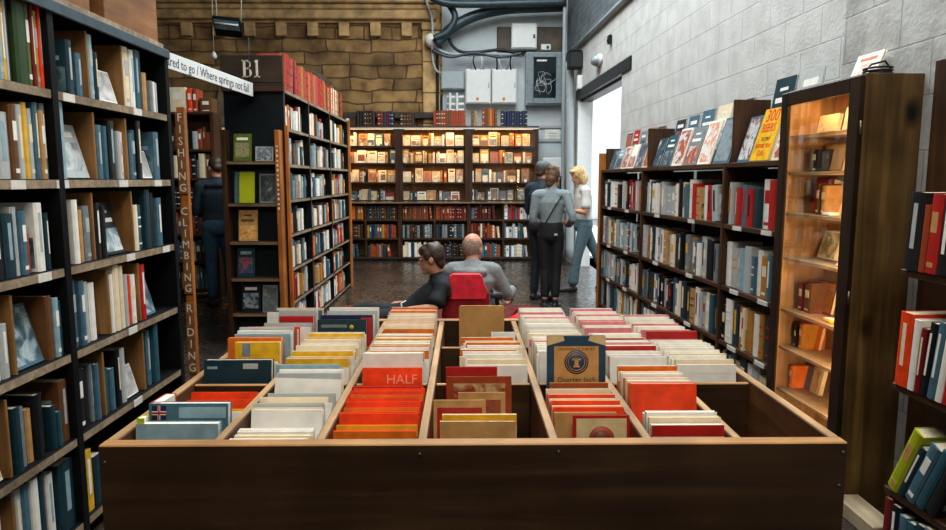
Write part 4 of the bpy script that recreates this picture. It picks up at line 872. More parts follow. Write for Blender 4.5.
# column 1
cell(0, 0, 3, ['orange red', 'orange red', 'orange'], [N], .846, 1.93, 2.0, .2, .05, 14)
cell(0, 0, 1, ['yellow'], [N], .83, 1.885, 1.9, .2, .03, 14)
cell(0, 0, 1, ['white'], [N], .826, 1.85, 1.86, .2, .04, 14)
def front_guide(x0, w, y, top, t, c, lab, rz=0, a=8, f=None, d=None):
    o = fmap(0, 0, x0, w, y, top, t, R(a), c, None, lab, kind='guide_book'); o.rotation_euler.z = rz; 
    if f: f(o, w, (top-BF-.004)/math.cos(R(a)))
    return o
def uj(o, w, h):
    e = .0009
    q = MB(); q.box(w*.04, w*.22, -e, .001, h-.045, h-.006, cov('navy')); q.build('flag_field', o)
    q = MB(); q.box(w*.115, w*.145, -e*1.5, .001, h-.045, h-.006, cov('white')); q.box(w*.04, w*.22, -e*1.5, .001, h-.031, h-.021, cov('white')); q.box(w*.121, w*.139, -e*2, .001, h-.045, h-.006, cov('red')); q.box(w*.04, w*.22, -e*2, .001, h-.029, h-.023, cov('red')); q.build('flag_cross', o)
    q = MB(); q.box(w*.38, w*.97, -e, .001, h-.04, h-.01, cov('pale blue')); q.build('title_panel', o)
front_guide(-.862, .215, 1.755, .892, .03, 'slate blue', 'slate blue guide with a small union flag at the front of the first bin column', f=uj)
front_guide(-.866, .215, 1.705, .862, .028, 'pale blue', 'pale blue guide standing before the union flag guide in the first bin column', a=5)
front_guide(-.866, .03, 1.80, .888, .1, 'red', 'narrow red guide end beside the union flag guide', a=3)
o = front_guide(-.868, .02, 1.73, .875, .03, 'lime green', 'lime green pamphlet poking out by the corner of the bin', a=2)
front_guide(-.872, .225, 2.175, .90, .03, 'dark teal', 'dark teal guide standing across the front of the middle compartment, first bin column', f=lambda o, w, h: ([MB.box(q, w*.58, w*.8, -.0012, .001, h-.03, h-.012, cov('pale grey')) or q.build('title_panel', o) for q in [MB()]], [MB.box(q, w*.05, w*.2, -.0012, .001, h-.03, h-.022, cov('pale blue')) or q.build('title_line', o) for q in [MB()]]))
cell(0, 1, 1, ['white'], [N], .878, 2.225, 2.23, .2, .03, 8)
def yel(o, w, h):
    q = MB(); q.box(w*.16, w*.34, -.0012, .001, h-.05, h-.004, cov('grey')); q.build('title_panel', o); q = MB(); q.box(w*.34, w*.86, -.0012, .001, h-.078, h-.069, cov('black')); q.build('title_line', o)
front_guide(-.80, .155, 2.27, .936, .03, 'yellow', 'ochre yellow guide with a grey square in the middle compartment, first bin column', f=yel)
front_guide(-.846, .19, 2.33, .938, .028, 'orange', 'orange guide behind the ochre yellow one in the first bin column')
cell(0, 1, 3, ['pale blue', 'white', 'pale grey'], [N], .942, 2.39, 2.45, .2, .03, 8, (.014, .022))
cell(0, 1, 3, ['red', 'cream', 'orange red'], ['red', N, 'orange red'], .936, 2.48, 2.55, .2, .04, 8, (.014, .02))
def rac(o, w, h):
    q = MB(); q.box(w*.4, w*.78, -.0012, .001, h-.075, h-.03, cov('cream')); s = q.build('label_card', o)
    lettering('RAC', .036, BLACKP, 'title_lettering', s, T(w*.59, -.0014, h-.052) @ FRONT, squeeze=.9)
cell(0, 2, 2, ['white', 'pale grey'], [N], .895, 2.72, 2.76, .2, .04, 8)
front_guide(-.79, .145, 2.80, .920, .03, 'red', 'red road atlas lettered RAC in the rear compartment, first bin column', f=rac)
front_guide(-.81, .165, 2.865, .932, .03, 'pale grey', 'pale grey guide standing behind the red road atlas', a=8)
cell(0, 2, 3, ['white', 'slate blue', 'cream'], [N], .915, 2.92, 3.02, .21, .01, 6)
# column 2
cell(1, 0, 4, ['white', 'cream', 'white'], [N], .842, 1.665, 1.735, .2, .005, 4, jx=.006)
cell(1, 0, 6, ['white', 'cream', 'pale grey'], [N], .86, 1.78, 1.89, .2, .012, 14, (.014, .018))
o = cell(1, 0, 1, ['white'], [N], .885, 1.925, 1.94, .2, .02, 16, jx=.002)[0]; o.rotation_euler.y = R(2); o.location.z += .008
cell(1, 0, 4, ['pale grey', 'white', 'pale blue'], [N], .905, 2.005, 2.075, .2, .02, 10, (.016, .022))
cell(1, 1, 20, ['white', 'cream', 'white'], ['yellow', 'yellow', 'cream', 'yellow', 'white'], .905, 2.175, 2.54, .21, .02, 9, up=.006)
def yd(o, w, h):
    q = MB(); q.lathe([(.0001, 0), (.009, 0), (.009, .0015), (.0001, .0015)], cov('yellow'), 12, T(w*.7, 0, h-.03) @ Matrix.Rotation(R(90), 4, 'X')); q.build('cover_spot', o)
    q = MB(); q.box(w*.08, w*.6, -.0012, .001, h-.032, h-.02, cov('grey')); q.build('title_line', o)
front_guide(-.605, .2, 2.69, .928, .03, 'dark teal', 'dark teal atlas with a yellow spot, rear compartment of the second bin column', f=yd)
front_guide(-.605, .215, 2.75, .934, .03, 'navy', 'navy atlas standing behind the yellow-spotted one', a=8)
front_guide(-.43, .04, 2.72, .93, .02, 'red', 'narrow red booklet at the side of the dark teal atlas')
cell(1, 2, 4, ['white', 'pale grey', 'white', 'white'], [N], .928, 2.83, 2.98, .23, .01, 7, (.014, .024))
# column 3
cell(2, 0, 2, ['orange red', 'orange'], ['orange', 'yellow'], .846, 1.675, 1.705, .215, .012, 6, jx=.004)
cell(2, 0, 18, ['orange red', 'orange red', 'red'], ['orange red', 'orange red', 'orange red', 'red', 'orange', 'orange red'], .852, 1.735, 2.0, .215, .014, 14, (.009, .012), up=.006, jx=.012)
o = fmap(2, 0, -.327, .19, 2.06, .905, .014, R(8), 'orange red', None, 'red marker card lettered HALF PRICE at the back of the red maps', kind='marker_card')
hh = (.905-BF-.004)/math.cos(R(8))
lettering('HALF\nPRICE', .042, plain((240, 150, 120), .5, .05), 'card_lettering', o, T(.125, -.0006, hh-.055) @ FRONT, line=.85)
cell(2, 1, 2, ['white', 'white'], [N, 'orange'], .926, 2.17, 2.2, .2, .012, 7, (.018, .024), jx=.003)
cell(2, 1, 15, ['white', 'cream', 'white'], ['orange', 'white', 'orange', 'yellow', 'cream'], .918, 2.25, 2.56, .205, .03, 8, up=-.008)
cell(2, 2, 18, ['cream', 'white', 'orange'], ['orange', 'cream', 'orange', 'white', 'orange', 'cream'], .905, 2.66, 3.0, .205, .03, 8, up=.018)
# column 4
xa = BX[3]+.02
cell(3, 0, 2, ['tan', 'cream'], [N, 'yellow'], .866, 1.69, 1.73, .2, .03, 6, jx=.006)
def art(o, w, h, s, cs, sc=20, z=.05, y0=.1, y1=.9):
    q = MB(); q.box(w*y0, w*y1, -.001, .001, h-.16, h-z*.4, picture(s, cs, sc)); q.build('cover_picture', o)
OLD = [(150, 40, 24), (176, 60, 32), (206, 160, 90)]
def old(x, w, y, top, c, lab, s, cs=OLD, a=8, **k):
    o = fmap(3, 0, x, w, y, top, .012, R(a), c, None, lab, kind='linen_map', pages=PAGE); h = (top-BF-.004)/math.cos(R(a))
    art(o, w, h, s, cs, **k); return o
old(-.088, .145, 1.78, .892, 'tan', 'tan-edged red linen map at the front of the wide centre compartment', 801, [(150, 24, 20), (166, 34, 24), (150, 28, 22)], y0=.07, y1=.93)
old(-.02, .135, 1.84, .894, 'tan', 'tan and red linen map, third from the front of the wide centre compartment', 802, [(120, 50, 24), (150, 70, 36), (110, 40, 22)])
old(-.055, .195, 1.95, .908, 'rust', 'rust linen map with a pictorial cover in the wide centre compartment', 803, [(120, 40, 24), (134, 52, 28), (190, 160, 110), (90, 60, 40)], sc=14)
old(-.06, .16, 2.02, .918, 'red', 'red linen map with cream edge at the rear of the wide centre compartment', 804, [(150, 30, 22), (170, 40, 26)])
cell(3, 1, 2, ['white', 'cream'], [N], .892, 2.175, 2.21, .2, .11, 6, jx=.008)
cell(3, 1, 12, ['white', 'cream', 'white'], [N, N, N, 'orange'], .895, 2.245, 2.50, .2, .09, 8, up=.0, jx=.018)
cell(3, 2, 1, ['white'], [N], .88, 2.72, 2.73, .1, .21, 8)
o = empty('divider_card', 'blank tan card with rounded corners standing tall at the back of the bin', 'card', (.075, 3.04, BF+.002), 0)
mb = MB(); pr = []
W0, H0, rr = .205, .93-BF, .014
for cx, cz, s in ((W0-rr, H0-rr, 0), (-W0*0+rr, H0-rr, 90)):
    for k in range(6): a = R(s+18*k); pr.append((cx+rr*math.cos(a), cz+rr*math.sin(a)))
pr = [(0, 0), (W0, 0)]+pr
mb.prism(pr, 0, .008, plain((196, 146, 84), .65, .08, 20, key='tan_card'), Matrix.Rotation(R(90), 4, 'X') ); 
q = mb.build('card', o); q.location = (-W0/2, .004, 0)
# column 5
cell(4, 0, 1, ['tan'], [N], .868, 1.745, 1.75, .17, .0, 8)
o = fmap(4, 0, .288, .15, 1.70, .876, .014, R(8), 'red', None, 'cream map with a red border and round emblem, front of the fifth bin column', kind='linen_map', pages=PAGE); h = (.876-BF-.004)/math.cos(R(8))
q = MB(); q.box(.008, .142, -.0008, .001, h-.2, h-.008, plain((206, 180, 134), .5, .08, 30)); q.build('cover_panel', o)
q = MB(); q.lathe([(.0001, 0), (.034, 0), (.034, .0012), (.0001, .0012)], plain((150, 60, 36), .5), 24, T(.075, -.0008, h-.062) @ Matrix.Rotation(R(90), 4, 'X')); q.lathe([(.0001, 0), (.024, 0), (.024, .0018), (.0001, .0018)], plain((110, 50, 36), .5), 24, T(.075, -.0008, h-.062) @ Matrix.Rotation(R(90), 4, 'X')); q.build('cover_emblem', o)
cell(4, 0, 8, ['orange red', 'cream', 'cream'], ['orange red', 'cream', 'orange red'], .862, 1.785, 1.95, .2, .014, 12, up=.0, jx=.012)
fmap(4, 0, .262, .18, 1.992, .876, .014, R(8), 'tan', 'rust', 'tan map with a rust band before the tall blue-edged map', kind='linen_map', bandh=.014)
BLUE = plain((30, 62, 84), .5, .15, 25, key='map_blue')
o = fmap(4, 0, .258, .184, 2.05, 1.012, .016, R(5), 'navy', None, 'tall blue-edged tan map with a round crest, standing in the fifth bin column', kind='linen_map', art=BLUE, pages=PAGE); h = (1.012-BF-.004)/math.cos(R(5))
TANC = plain((190, 140, 78), .6, .1, 25, key='map_linen'); CRM = plain((206, 176, 124), .6, .1, 25)
q = MB(); q.box(.022, .162, -.0012, .001, h-.3, h-.032, TANC); q.build('cover_panel', o)
XZ = Matrix(((1, 0, 0, 0), (0, 0, 1, 0), (0, 1, 0, 0), (0, 0, 0, 1)))
for pr in ([(0, h-.03), (.055, h-.014), (.05, h), (0, h)], [(.184, h-.03), (.184, h), (.134, h), (.129, h-.014)]): q = MB(); q.prism(pr, -.0012, .001, CRM, XZ); q.build('corner_patch', o)
EMB = T(.092, -.001, h-.082) @ Matrix.Rotation(R(90), 4, 'X')
q = MB(); q.lathe([(.0001, 0), (.038, 0), (.038, .0012), (.0001, .0012)], BLUE, 32, EMB); em = q.build('cover_crest', o)
q = MB()
for k in range(2): q.tube([((.026+.007*k)*math.cos(a*R(15)), (.026+.007*k)*math.sin(a*R(15)), .0013) for a in range(24)], .0011, TANC, 5, True, EMB)
q.box(.086, .098, -.0028, -.001, h-.092, h-.07, TANC); q.box(.078, .106, -.0028, -.001, h-.076, h-.071, TANC); q.box(.082, .102, -.0028, -.001, h-.098, h-.093, TANC); q.build('crest_device', em)
for s, z_, sz in (('ORDNANCE SURVEY', .041, .0125), ('Quarter Inch', .138, .023), ('Map', .156, .012)): lettering(s, sz, plain((90, 62, 34), .6), 'cover_lettering', o, T(.092, -.0016, h-z_) @ FRONT)
cell(4, 1, 20, ['white', 'white', 'cream'], ['white', 'white', 'pink', 'white', 'white', 'white', 'pink', 'cream'], .915, 2.2, 2.565, .195, .015, 8, up=-.008, jx=.014)
cell(4, 2, 20, ['white', 'cream', 'white'], ['white', 'white', 'pink', 'white', 'cream', 'white'], .905, 2.66, 3.03, .195, .012, 7, up=.006, jx=.014)
# column 6
cell(5, 0, 4, ['white', 'cream', 'white', 'white'], ['red', N, N, N], .866, 1.672, 1.75, .19, .02, 6, (.014, .02), up=.008, jx=.006)
cell(5, 0, 2, ['orange red', 'orange'], ['orange red', N], .908, 1.86, 1.89, .19, .0, 8, (.014, .02), jx=.003)
cell(5, 0, 7, ['white', 'cream', 'orange'], ['white', 'cream', 'orange', 'white'], .90, 1.93, 2.06, .19, .012, 8, up=.0)
cell(5, 1, 20, ['white', 'pale grey', 'white', 'cream'], ['white', 'pink', 'white', 'white', 'white', 'pink', 'red', 'white'], .907, 2.175, 2.565, .195, .014, 8, up=.0, jx=.012)
cell(5, 2, 19, ['white', 'cream', 'white'], ['pink', 'white', 'white', 'white', 'pink', 'pink'], .905, 2.66, 3.02, .19, .012, 7, up=.004, jx=.014)
# column 7
cell(6, 1, 15, ['white', 'cream', 'white'], ['white', N, 'white', 'white', N], .88, 2.19, 2.5, .2, .01, 9, up=.012, jx=.014)
cell(6, 1, 1, ['pink'], ['red'], .905, 2.56, 2.57, .2, .005, 8)
cell(6, 2, 14, ['cream', 'white', 'white'], ['pink', 'white', N, 'white', 'white'], .888, 2.68, 3.03, .2, .008, 8, up=.0, jx=.014)
# ================================================================ meter boxes, pipes and lamps
ZB_ = 12.98
def wp(px, py, Y=12.93): return ptY(px, py, Y)
def wallbox(name, px0, py0, px1, py1, dep, m, lab, cat='box', inset=True):
    a, b = wp(px0, py1), wp(px1, py0); o = empty(name, lab, cat, (a.x, 13.018, a.z)); w, h = b.x-a.x, b.z-a.z
    mb = MB(); mb.bbox(0, w, -dep, 0, 0, h, m, .012); mb.build('body', o)
    if inset: mb = MB(); mb.bbox(.02, w-.02, -dep-.018, -dep-.001, .02, h-.02, m, .006); mb.build('door', o)
    return o, w, h
OR = plain((222, 130, 30), .4, .1, 20)
o, w, h = wallbox('junction_box', 441, 72, 464.5, 90, .16, GREYP, 'small grey metal box left of the two white meter cabinets', 'box')
for px0, px1, lab in ((465.5, 490.5, 'white meter cabinet with an orange spot, beside the small grey box'), (491.5, 516.5, 'white meter cabinet with an orange spot, beside the glass-fronted box')):
    o, w, h = wallbox('meter_cabinet', px0, 70, px1, 104.5, .22, WHITEP, lab, 'cabinet')
    q = MB(); q.lathe([(.0001, 0), (.028, 0), (.028, .006), (.0001, .006)], OR, 16, T(w*.48, -.238, h*.14) @ Matrix.Rotation(R(90), 4, 'X')); q.build('warning_spot', o)
    q = MB(); q.bbox(w-.05, w-.03, -.25, -.238, h*.45, h*.6, GREYP, .003); q.build('handle', o)
o, w, h = wallbox('mounting_board', 497, 52, 563, 26, .03, plain((74, 62, 48), .6, .2, 6), 'dark board on the wall behind the upper white box', 'board', False) if 0 else wallbox('mounting_board', 497, 26, 563, 52, .03, plain((74, 62, 48), .6, .2, 6), 'dark board on the wall carrying the upper white box and the socket', 'board', False)
o, w, h = wallbox('fuse_box', 511, 24.5, 536.5, 50, .2, WHITEP, 'white square fuse box on the dark board above the glass-fronted box', 'box')
q = MB(); q.bbox(w-.07, w-.035, -.23, -.218, h*.4, h*.56, BLACKP, .004); q.build('latch', o)
o, w, h = wallbox('socket', 541, 44, 551, 50, .09, WHITEP, 'small white socket beside the white fuse box on the dark board', 'socket', False)
q = MB(); q.bbox(w*.55, w*.8, -.1, -.089, h*.25, h*.7, BLACKP, .003); q.build('switch', o)
o, w, h = wallbox('display_case', 525, 53, 563, 106, .2, plain((128, 140, 144), .4, .1, 12), 'grey wall case with a dark glass front and tangled wires', 'case', False)
q = MB(); m_ = plain((112, 124, 128), .4, .1, 12)
for b in ((.03, .14, .03, h-.03), (w-.14, w-.03, .03, h-.03)): q.bbox(b[0], b[1], -.235, -.201, b[2], b[3], m_, .006)
for b in ((.03, .13), (h-.1, h-.03)): q.bbox(.14, w-.14, -.235, -.201, b[0], b[1], m_, .006)
fr = q.build('door_frame', o)
q = MB(); q.box(.14, w-.14, -.21, -.203, .13, h-.1, plain((18, 30, 36), .08, .1, 4, key='dark_glass')); q.build('glass_pane', fr)
q = MB(); q.box(.2, w*.55, -.2125, -.21, h-.17, h-.14, LABELW); q.build('label_strip', fr)
rw = random.Random(4); q = MB()
for i in range(9):
    c = (w/2+rw.uniform(-.08, .08), h*.42+rw.uniform(-.1, .1)); q.tube([(c[0]+rw.uniform(.05, .15)*math.cos(a), -.214, c[1]+rw.uniform(.06, .16)*math.sin(a)) for a in [k*.7+i for k in range(7)]], .0035, plain((190, 196, 196), .4), 5)
q.build('loose_wire', fr)
# upper plaster patches, cable trunk and curved pipes
def pipe(name, pts, r, m, lab, cat='pipe', n=10):
    P = [wp(*p) if len(p) == 3 else wp(*p) for p in pts]; Q = []
    for i in range(len(P)-1):       # smooth through the points
        p0, p1, p2, p3 = P[max(0, i-1)], P[i], P[i+1], P[min(len(P)-1, i+2)]
        for k in range(6):
            t = k/6; Q.append(.5*((2*p1)+(p2-p0)*t+(2*p0-5*p1+4*p2-p3)*t*t+(3*p1-p0-3*p2+p3)*t**3))
    Q.append(P[-1]); base = Q[0].copy()
    o = MB(); o.tube([q-base for q in Q], r, m, n); ob = o.build(name, None, base); tag(ob, lab, cat); return ob
pipe('pipe', [(566, 6, 12.7), (540, 7, 12.7), (505, 9, 12.7), (475, 16, 12.7), (452, 28, 12.7), (436, 44, 12.7)], .10, PIPE, 'thick dark lagged pipe sweeping down from the corner to the stone pilaster')
pipe('pipe', [(566, 2, 12.45), (520, 3, 12.45), (480, 4, 12.45), (446, 3, 12.45), (430, -4, 12.45)], .07, PIPE, 'dark pipe running level above the thick swept pipe')
pipe('pipe', [(440, -4, 12.6), (450, 6, 12.6), (455, 18, 12.6), (447, 32, 12.6), (434, 38, 12.6)], .06, PIPE, 'short dark bent pipe hooking down beside the stone pilaster')
pipe('cable', [(447, 32, 12.8), (452, 45, 12.8), (462, 52, 12.8), (480, 52, 12.8), (500, 50, 12.8), (524, 55, 12.8)], .03, DKMETAL, 'dark cable looping under the thick pipe towards the glass-fronted case', 'cable')
pipe('cable', [(434, 46, 12.75), (446, 53, 12.75), (470, 55, 12.75), (495, 54, 12.75), (522, 56, 12.75)], .028, GREYP, 'grey cable running above the white meter cabinets', 'cable')
pipe('cable', [(432, 50, 12.7), (450, 57, 12.7), (474, 53, 12.7), (500, 57, 12.7), (522, 53, 12.7)], .025, PIPE, 'blue-grey cable woven through the bundle above the meter cabinets', 'cable')
for i, (a, b) in enumerate(((470, 472), (475, 476), (480, 481), (485, 484), (495, 497), (501, 502), (507, 506), (512, 511))):
    pipe('cable', [(a, 55, 12.75), (a+(-1)**i*2, 61, 12.72), (b, 70, 12.8)], .014, (GREYP, DKMETAL, WHITEP)[i % 3], f'thin cable dropping into the white meter cabinets, {ORD[i]} from the stone pilaster', 'cable', 6)
pipe('pipe', [(437.5, 52, 12.9), (437.5, 80, 12.9), (437.5, 112, 12.9)], .028, DKMETAL, 'upright dark conduit nearest the stone pilaster')
pipe('pipe', [(441.5, 95, 12.9), (441.5, 104, 12.9), (441.5, 114, 12.9)], .022, DKMETAL, 'short dark conduit beside the upright one by the pilaster')
for i, y in enumerate((97, 104, 110)):
    pipe('pipe', [(447, y, 12.9), (455, y+.5, 12.9), (464, y, 12.9)], .03, WHITEP, f'short white level pipe below the small grey box, {ORD[i]} from its top')
for i, x in enumerate((450, 457)):
    pipe('pipe', [(x, 93, 12.85), (x, 102, 12.85), (x, 113, 12.85)], .026, WHITEP, ('white upright pipe below the small grey box, nearer the pilaster', 'white upright pipe below the small grey box, nearer the meter cabinet')[i])
pipe('pipe', [(570, 258, 11.8), (570, 160, 11.8), (570, 62, 11.8)], .075, GREYP, 'thick pale downpipe in the corner by the doorway')
pipe('pipe', [(563, 255, 12.5), (563, 150, 12.5), (564, 60, 12.5), (565, -10, 12.5)], .035, GREYP, 'slim pale pipe in the corner behind the thick downpipe')
pipe('pipe', [(432.5, 40, 12.75), (432, 20, 12.75), (428, 6, 12.75), (424, -6, 12.75)], .022, GREYP, 'thin grey conduit bending up past the round white lamp')
pipe('cord', [(432, 44, 12.75), (433, 62, 12.75), (436, 70, 12.75), (440, 73, 12.75)], .02, GREYP, 'thin grey cable hanging from the round white lamp', 'cable')
def wl_box(name, Y, z, dims, m, lab, cat):
    o = empty(name, lab, cat, (wx(Y), Y, z), math.atan(WSL)); return o
o = wl_box('alarm_box', 11.55, 3.32, 0, 0, 'black box fixed at the corner end of the block wall gutter', 'box'); mb = MB(); mb.bbox(-.22, -.001, -.14, .14, 0, .26, BLACKP, .012); mb.build('body', o); mb = MB(); mb.bbox(-.225, -.02, -.15, .15, .26, .28, BLACKP, .006); mb.build('lid', o)
o = wl_box('wall_lamp', 10.2, 3.22, 0, 0, 'oval bulkhead lamp on the block wall above the doorway', 'lamp')
mb = MB(); mb.lathe([(.0001, 0), (.09, 0), (.095, .02), (.085, .05), (.0001, .05)], WHITEP, 20, Matrix.Rotation(R(-90), 4, 'Y') @ Matrix.Diagonal((1.0, 1.9, 1, 1))); mb.build('base', o)
mb = MB(); mb.lathe([(.075, .05), (.07, .09), (.045, .12), (.0001, .128)], plain((150, 166, 170), .15, .05, 10), 20, Matrix.Rotation(R(-90), 4, 'Y') @ Matrix.Diagonal((1.0, 1.9, 1, 1))); mb.build('lens', o)
o = wl_box('sensor', 9.55, 3.33, 0, 0, 'small dark sensor on the block wall beside the oval lamp', 'sensor'); mb = MB(); mb.bbox(-.05, -.001, -.05, .05, 0, .12, DKMETAL, .01); mb.build('body', o); mb = MB(); mb.bbox(-.06, -.05, -.025, .025, .03, .07, BLACKP, .004); mb.build('eye', o)
o = wl_box('switch_box', 11.5, 2.98, 0, 0, 'small white switch box beside the doorway lintel, under the black box', 'switch'); mb = MB(); mb.bbox(-.08, -.001, -.06, .06, 0, .22, WHITEP, .008); mb.build('body', o); mb = MB(); mb.bbox(-.09, -.08, -.02, .02, .08, .14, GREYP, .003); mb.build('rocker', o)
q = wp(431, 38, 12.6); o = empty('wall_lamp', 'round white lamp on the stone pilaster', 'lamp', (q.x, 12.9, q.z)); mb = MB(); mb.lathe([(.0001, 0), (.10, 0), (.13, .06), (.12, .14), (.08, .19), (.0001, .21)], plain((224, 222, 210), .4, .05, 10), 24, Matrix.Rotation(R(90), 4, 'X')); mb.build('globe', o); mb = MB(); mb.lathe([(.0001, -.001), (.07, -.001), (.07, .02), (.0001, .02)], DKMETAL, 20, Matrix.Rotation(R(90), 4, 'X')); mb.build('base', o)
# infrared heater hung on wires
zc = 9.6; c = pt(228, 27, zc); o = empty('heater', 'dark slanted heater panel hung on two wires before the stone wall', 'heater', (c.x, c.y, c.z)); HR = Matrix.Rotation(R(-38), 4, 'X') @ Matrix.Rotation(R(8), 4, 'Z')
mb = MB(); mb.bbox(-.19, .19, -.16, .16, -.03, .03, DKMETAL, .01, HR); mb.build('housing', o)
mb = MB(); mb.box(-.17, .17, -.14, .02, -.036, -.029, plain((130, 150, 156), .25, .1, 10, .3), HR); mb.build('reflector', o)
mb = MB(); mb.tube([HR @ Vector((-.16, -.09, -.045)), HR @ Vector((.16, -.09, -.045))], .012, plain((210, 220, 222), .15, .03), 10); mb.build('tube', o)
for x, b in ((-.17, -.06), (.15, .09)):
    mb = MB(); mb.tube([HR @ Vector((x, .12, .035)), Vector((x+b*.3, .1, .5)), Vector((x+b, .05, 6-c.z))], .008, plain((190, 186, 170), .5), 6); mb.build('wire', o)
q = pt(214, 56, 9.6); o = empty('pendant_lamp', 'small bare pendant hanging on a cord below the slanted heater', 'lamp', (q.x, q.y, q.z)); mb = MB(); mb.lathe([(.0001, -.04), (.03, -.035), (.04, 0), (.028, .035), (.014, .06), (.0001, .06)], plain((190, 186, 176), .4, .08), 16); mb.build('bulb', o); mb = MB(); mb.tube([(0, 0, .06), (.005, 0, .5), (0, .1, 6-q.z)], .006, plain((170, 164, 150), .5), 6); mb.build('cord', o)
# corner beside the cabinets: notice and side table
o, w, h = wallbox('notice', 545, 129, 561, 142, .012, LABELW, 'white notice sheet on the wall right of the glazed cabinets', 'notice', False)
q = MB(); 
for i in range(3): q.box(w*.25, w*.75, -.0135, -.011, h*(.25+.2*i), h*(.31+.2*i), GREYP)
q.build('print_line', o)
o = empty('side_stand', 'low dark stand carrying a white machine in the corner by the downpipe', 'stand', (1.41, 12.62, 0))
for b in ((0, .42, 0, .3, 1.5, 1.54), (0, .42, 0, .3, .5, .53)): mb = MB(); mb.bbox(*b, BROWN, .004); mb.build('shelf', o)
for x in (0, .38):
    for y in (0, .26): mb = MB(); mb.bbox(x, x+.04, y, y+.04, 0, 1.5 if y else 1.5, BROWN, .003); mb.build('leg', o)
o = empty('till_machine', 'white boxy machine standing on the corner stand', 'machine', (1.43, 12.65, 1.5415)); mb = MB(); mb.bbox(0, .37, 0, .22, 0, .36, WHITEP, .02); mb.build('body', o); mb = MB(); mb.bbox(.05, .16, -.004, .0, .1, .24, GREYP, .002); mb.build('panel', o); mb = MB(); mb.lathe([(.0001, 0), (.03, 0), (.03, .02), (.0001, .02)], BLACKP, 14, T(.28, .0, .16) @ Matrix.Rotation(R(90), 4, 'X')); mb.build('knob', o)

# ================================================================ rug, seats
RUG = plain((92, 30, 26), .9, .45, 14, key='red_rug')
mb = MB(); mb.bbox(-1.45, .9, 4.5, 8.0, .0005, .012, RUG, .003); o = mb.build('rug'); tag(o, 'worn red rug on the dark floor under the seated pair', 'rug')
REDF = plain((196, 20, 34), .6, .18, 16, key='red_fabric'); REDL = plain((226, 40, 56), .55, .12, 16, key='bright_red_fabric'); REDD = plain((140, 14, 22), .65, .2, 18, key='deep_red_fabric')
zc = 5.25; cx = pt(466, 290, zc).x; cy = y_of(zc, .6)
o = empty('folding_chair', 'red padded folding chair with black curved tube arms, back to the map bin', 'chair', (cx, cy, .012))
mb = MB(); mb.bbox(-.20, .20, .0, .40, .24, .30, REDF, .02); mb.build('seat', o)
mb = MB()
prof = [(-.165, .30), (.165, .30), (.19, .40), (.175, .62), (.13, .66), (-.13, .66), (-.175, .62), (-.19, .40)]
mb.prism(prof, -.03, .035, REDD, Matrix(((1, 0, 0, 0), (0, 0, -1, 0), (0, 1, 0, 0), (0, 0, 0, 1)))); mb.build('backrest', o)
mb = MB(); prof = [(-.15, .58), (.15, .58), (.165, .64), (.135, .70), (.125, .75), (.10, .768), (-.10, .768), (-.125, .75), (-.135, .70), (-.165, .64)]
mb.prism(prof, -.05, .05, REDL, Matrix(((1, 0, 0, 0), (0, 0, -1, 0), (0, 1, 0, 0), (0, 0, 0, 1)))); mb.build('headrest', o)
mb = MB(); mb.bbox(-.05, .05, -.052, -.036, .36, .5, REDF, .008); mb.build('back_pocket', o)
for s in (-1, 1):
    mb = MB(); mb.tube([(s*.20, .02, .64), (s*.235, -.03, .6), (s*.245, -.02, .50), (s*.25, .02, .38), (s*.24, .1, .26), (s*.22, .24, .12), (s*.2, .36, .012)], .016, DKMETAL, 10); mb.build('leg', o)
    mb = MB(); mb.tube([(s*.22, .3, .28), (s*.23, .16, .16), (s*.23, -.06, .012)], .014, DKMETAL, 10); mb.build('leg', o)
    mb = MB(); mb.tube([(s*.19, -.05, .60), (s*.22, -.045, .612), (s*.265, -.02, .60), (s*.275, .06, .57)], [.02, .026, .028, .02], plain((54, 62, 66), .35, .1, 20, key='grey_grip'), 10); mb.build('arm_pad', o)
o = empty('bench', 'low dark bench under the boy in black', 'bench', (-.78, 4.95, .012))
mb = MB(); mb.bbox(0, .50, 0, .4, .29, .33, DARKW, .006); mb.build('seat', o)
for x in (.02, .42):
    for y in (.02, .32): mb = MB(); mb.bbox(x, x+.06, y, y+.06, 0, .29, DARKW, .004); mb.build('leg', o)
o = empty('cloth_bag', 'bright red cloth bag slumped on the rug beside the bald man', 'bag', (.435, 4.98, .012))
def blob(rings, m, n=18):
    mb = MB(); vs = []
    for (z, rx, ry, ox) in rings:
        for j in range(n):
            a = 2*math.pi*j/n; k = 1+.07*math.sin(3*a+z*9)+.04*math.sin(7*a+z*20); vs.append((ox+rx*k*math.cos(a), ry*k*math.sin(a), z))
    fs = [(i*n+j, i*n+(j+1) % n, (i+1)*n+(j+1) % n, (i+1)*n+j) for i in range(len(rings)-1) for j in range(n)]+[tuple(range(n))[::-1], tuple((len(rings)-1)*n+j for j in range(n))]
    mb.add(vs, fs, m, None, True); return mb
blob([(0, .12, .1, 0), (.04, .16, .14, 0), (.2, .17, .15, 0), (.36, .16, .13, .01), (.46, .13, .1, .01), (.50, .05, .05, .01)], REDF).build('body', o)
mb = MB(); mb.tube([(-.08, .02, .46), (-.05, .03, .52), (.05, .03, .53), (.1, .02, .45)], .012, REDD, 8); mb.build('handle', o)

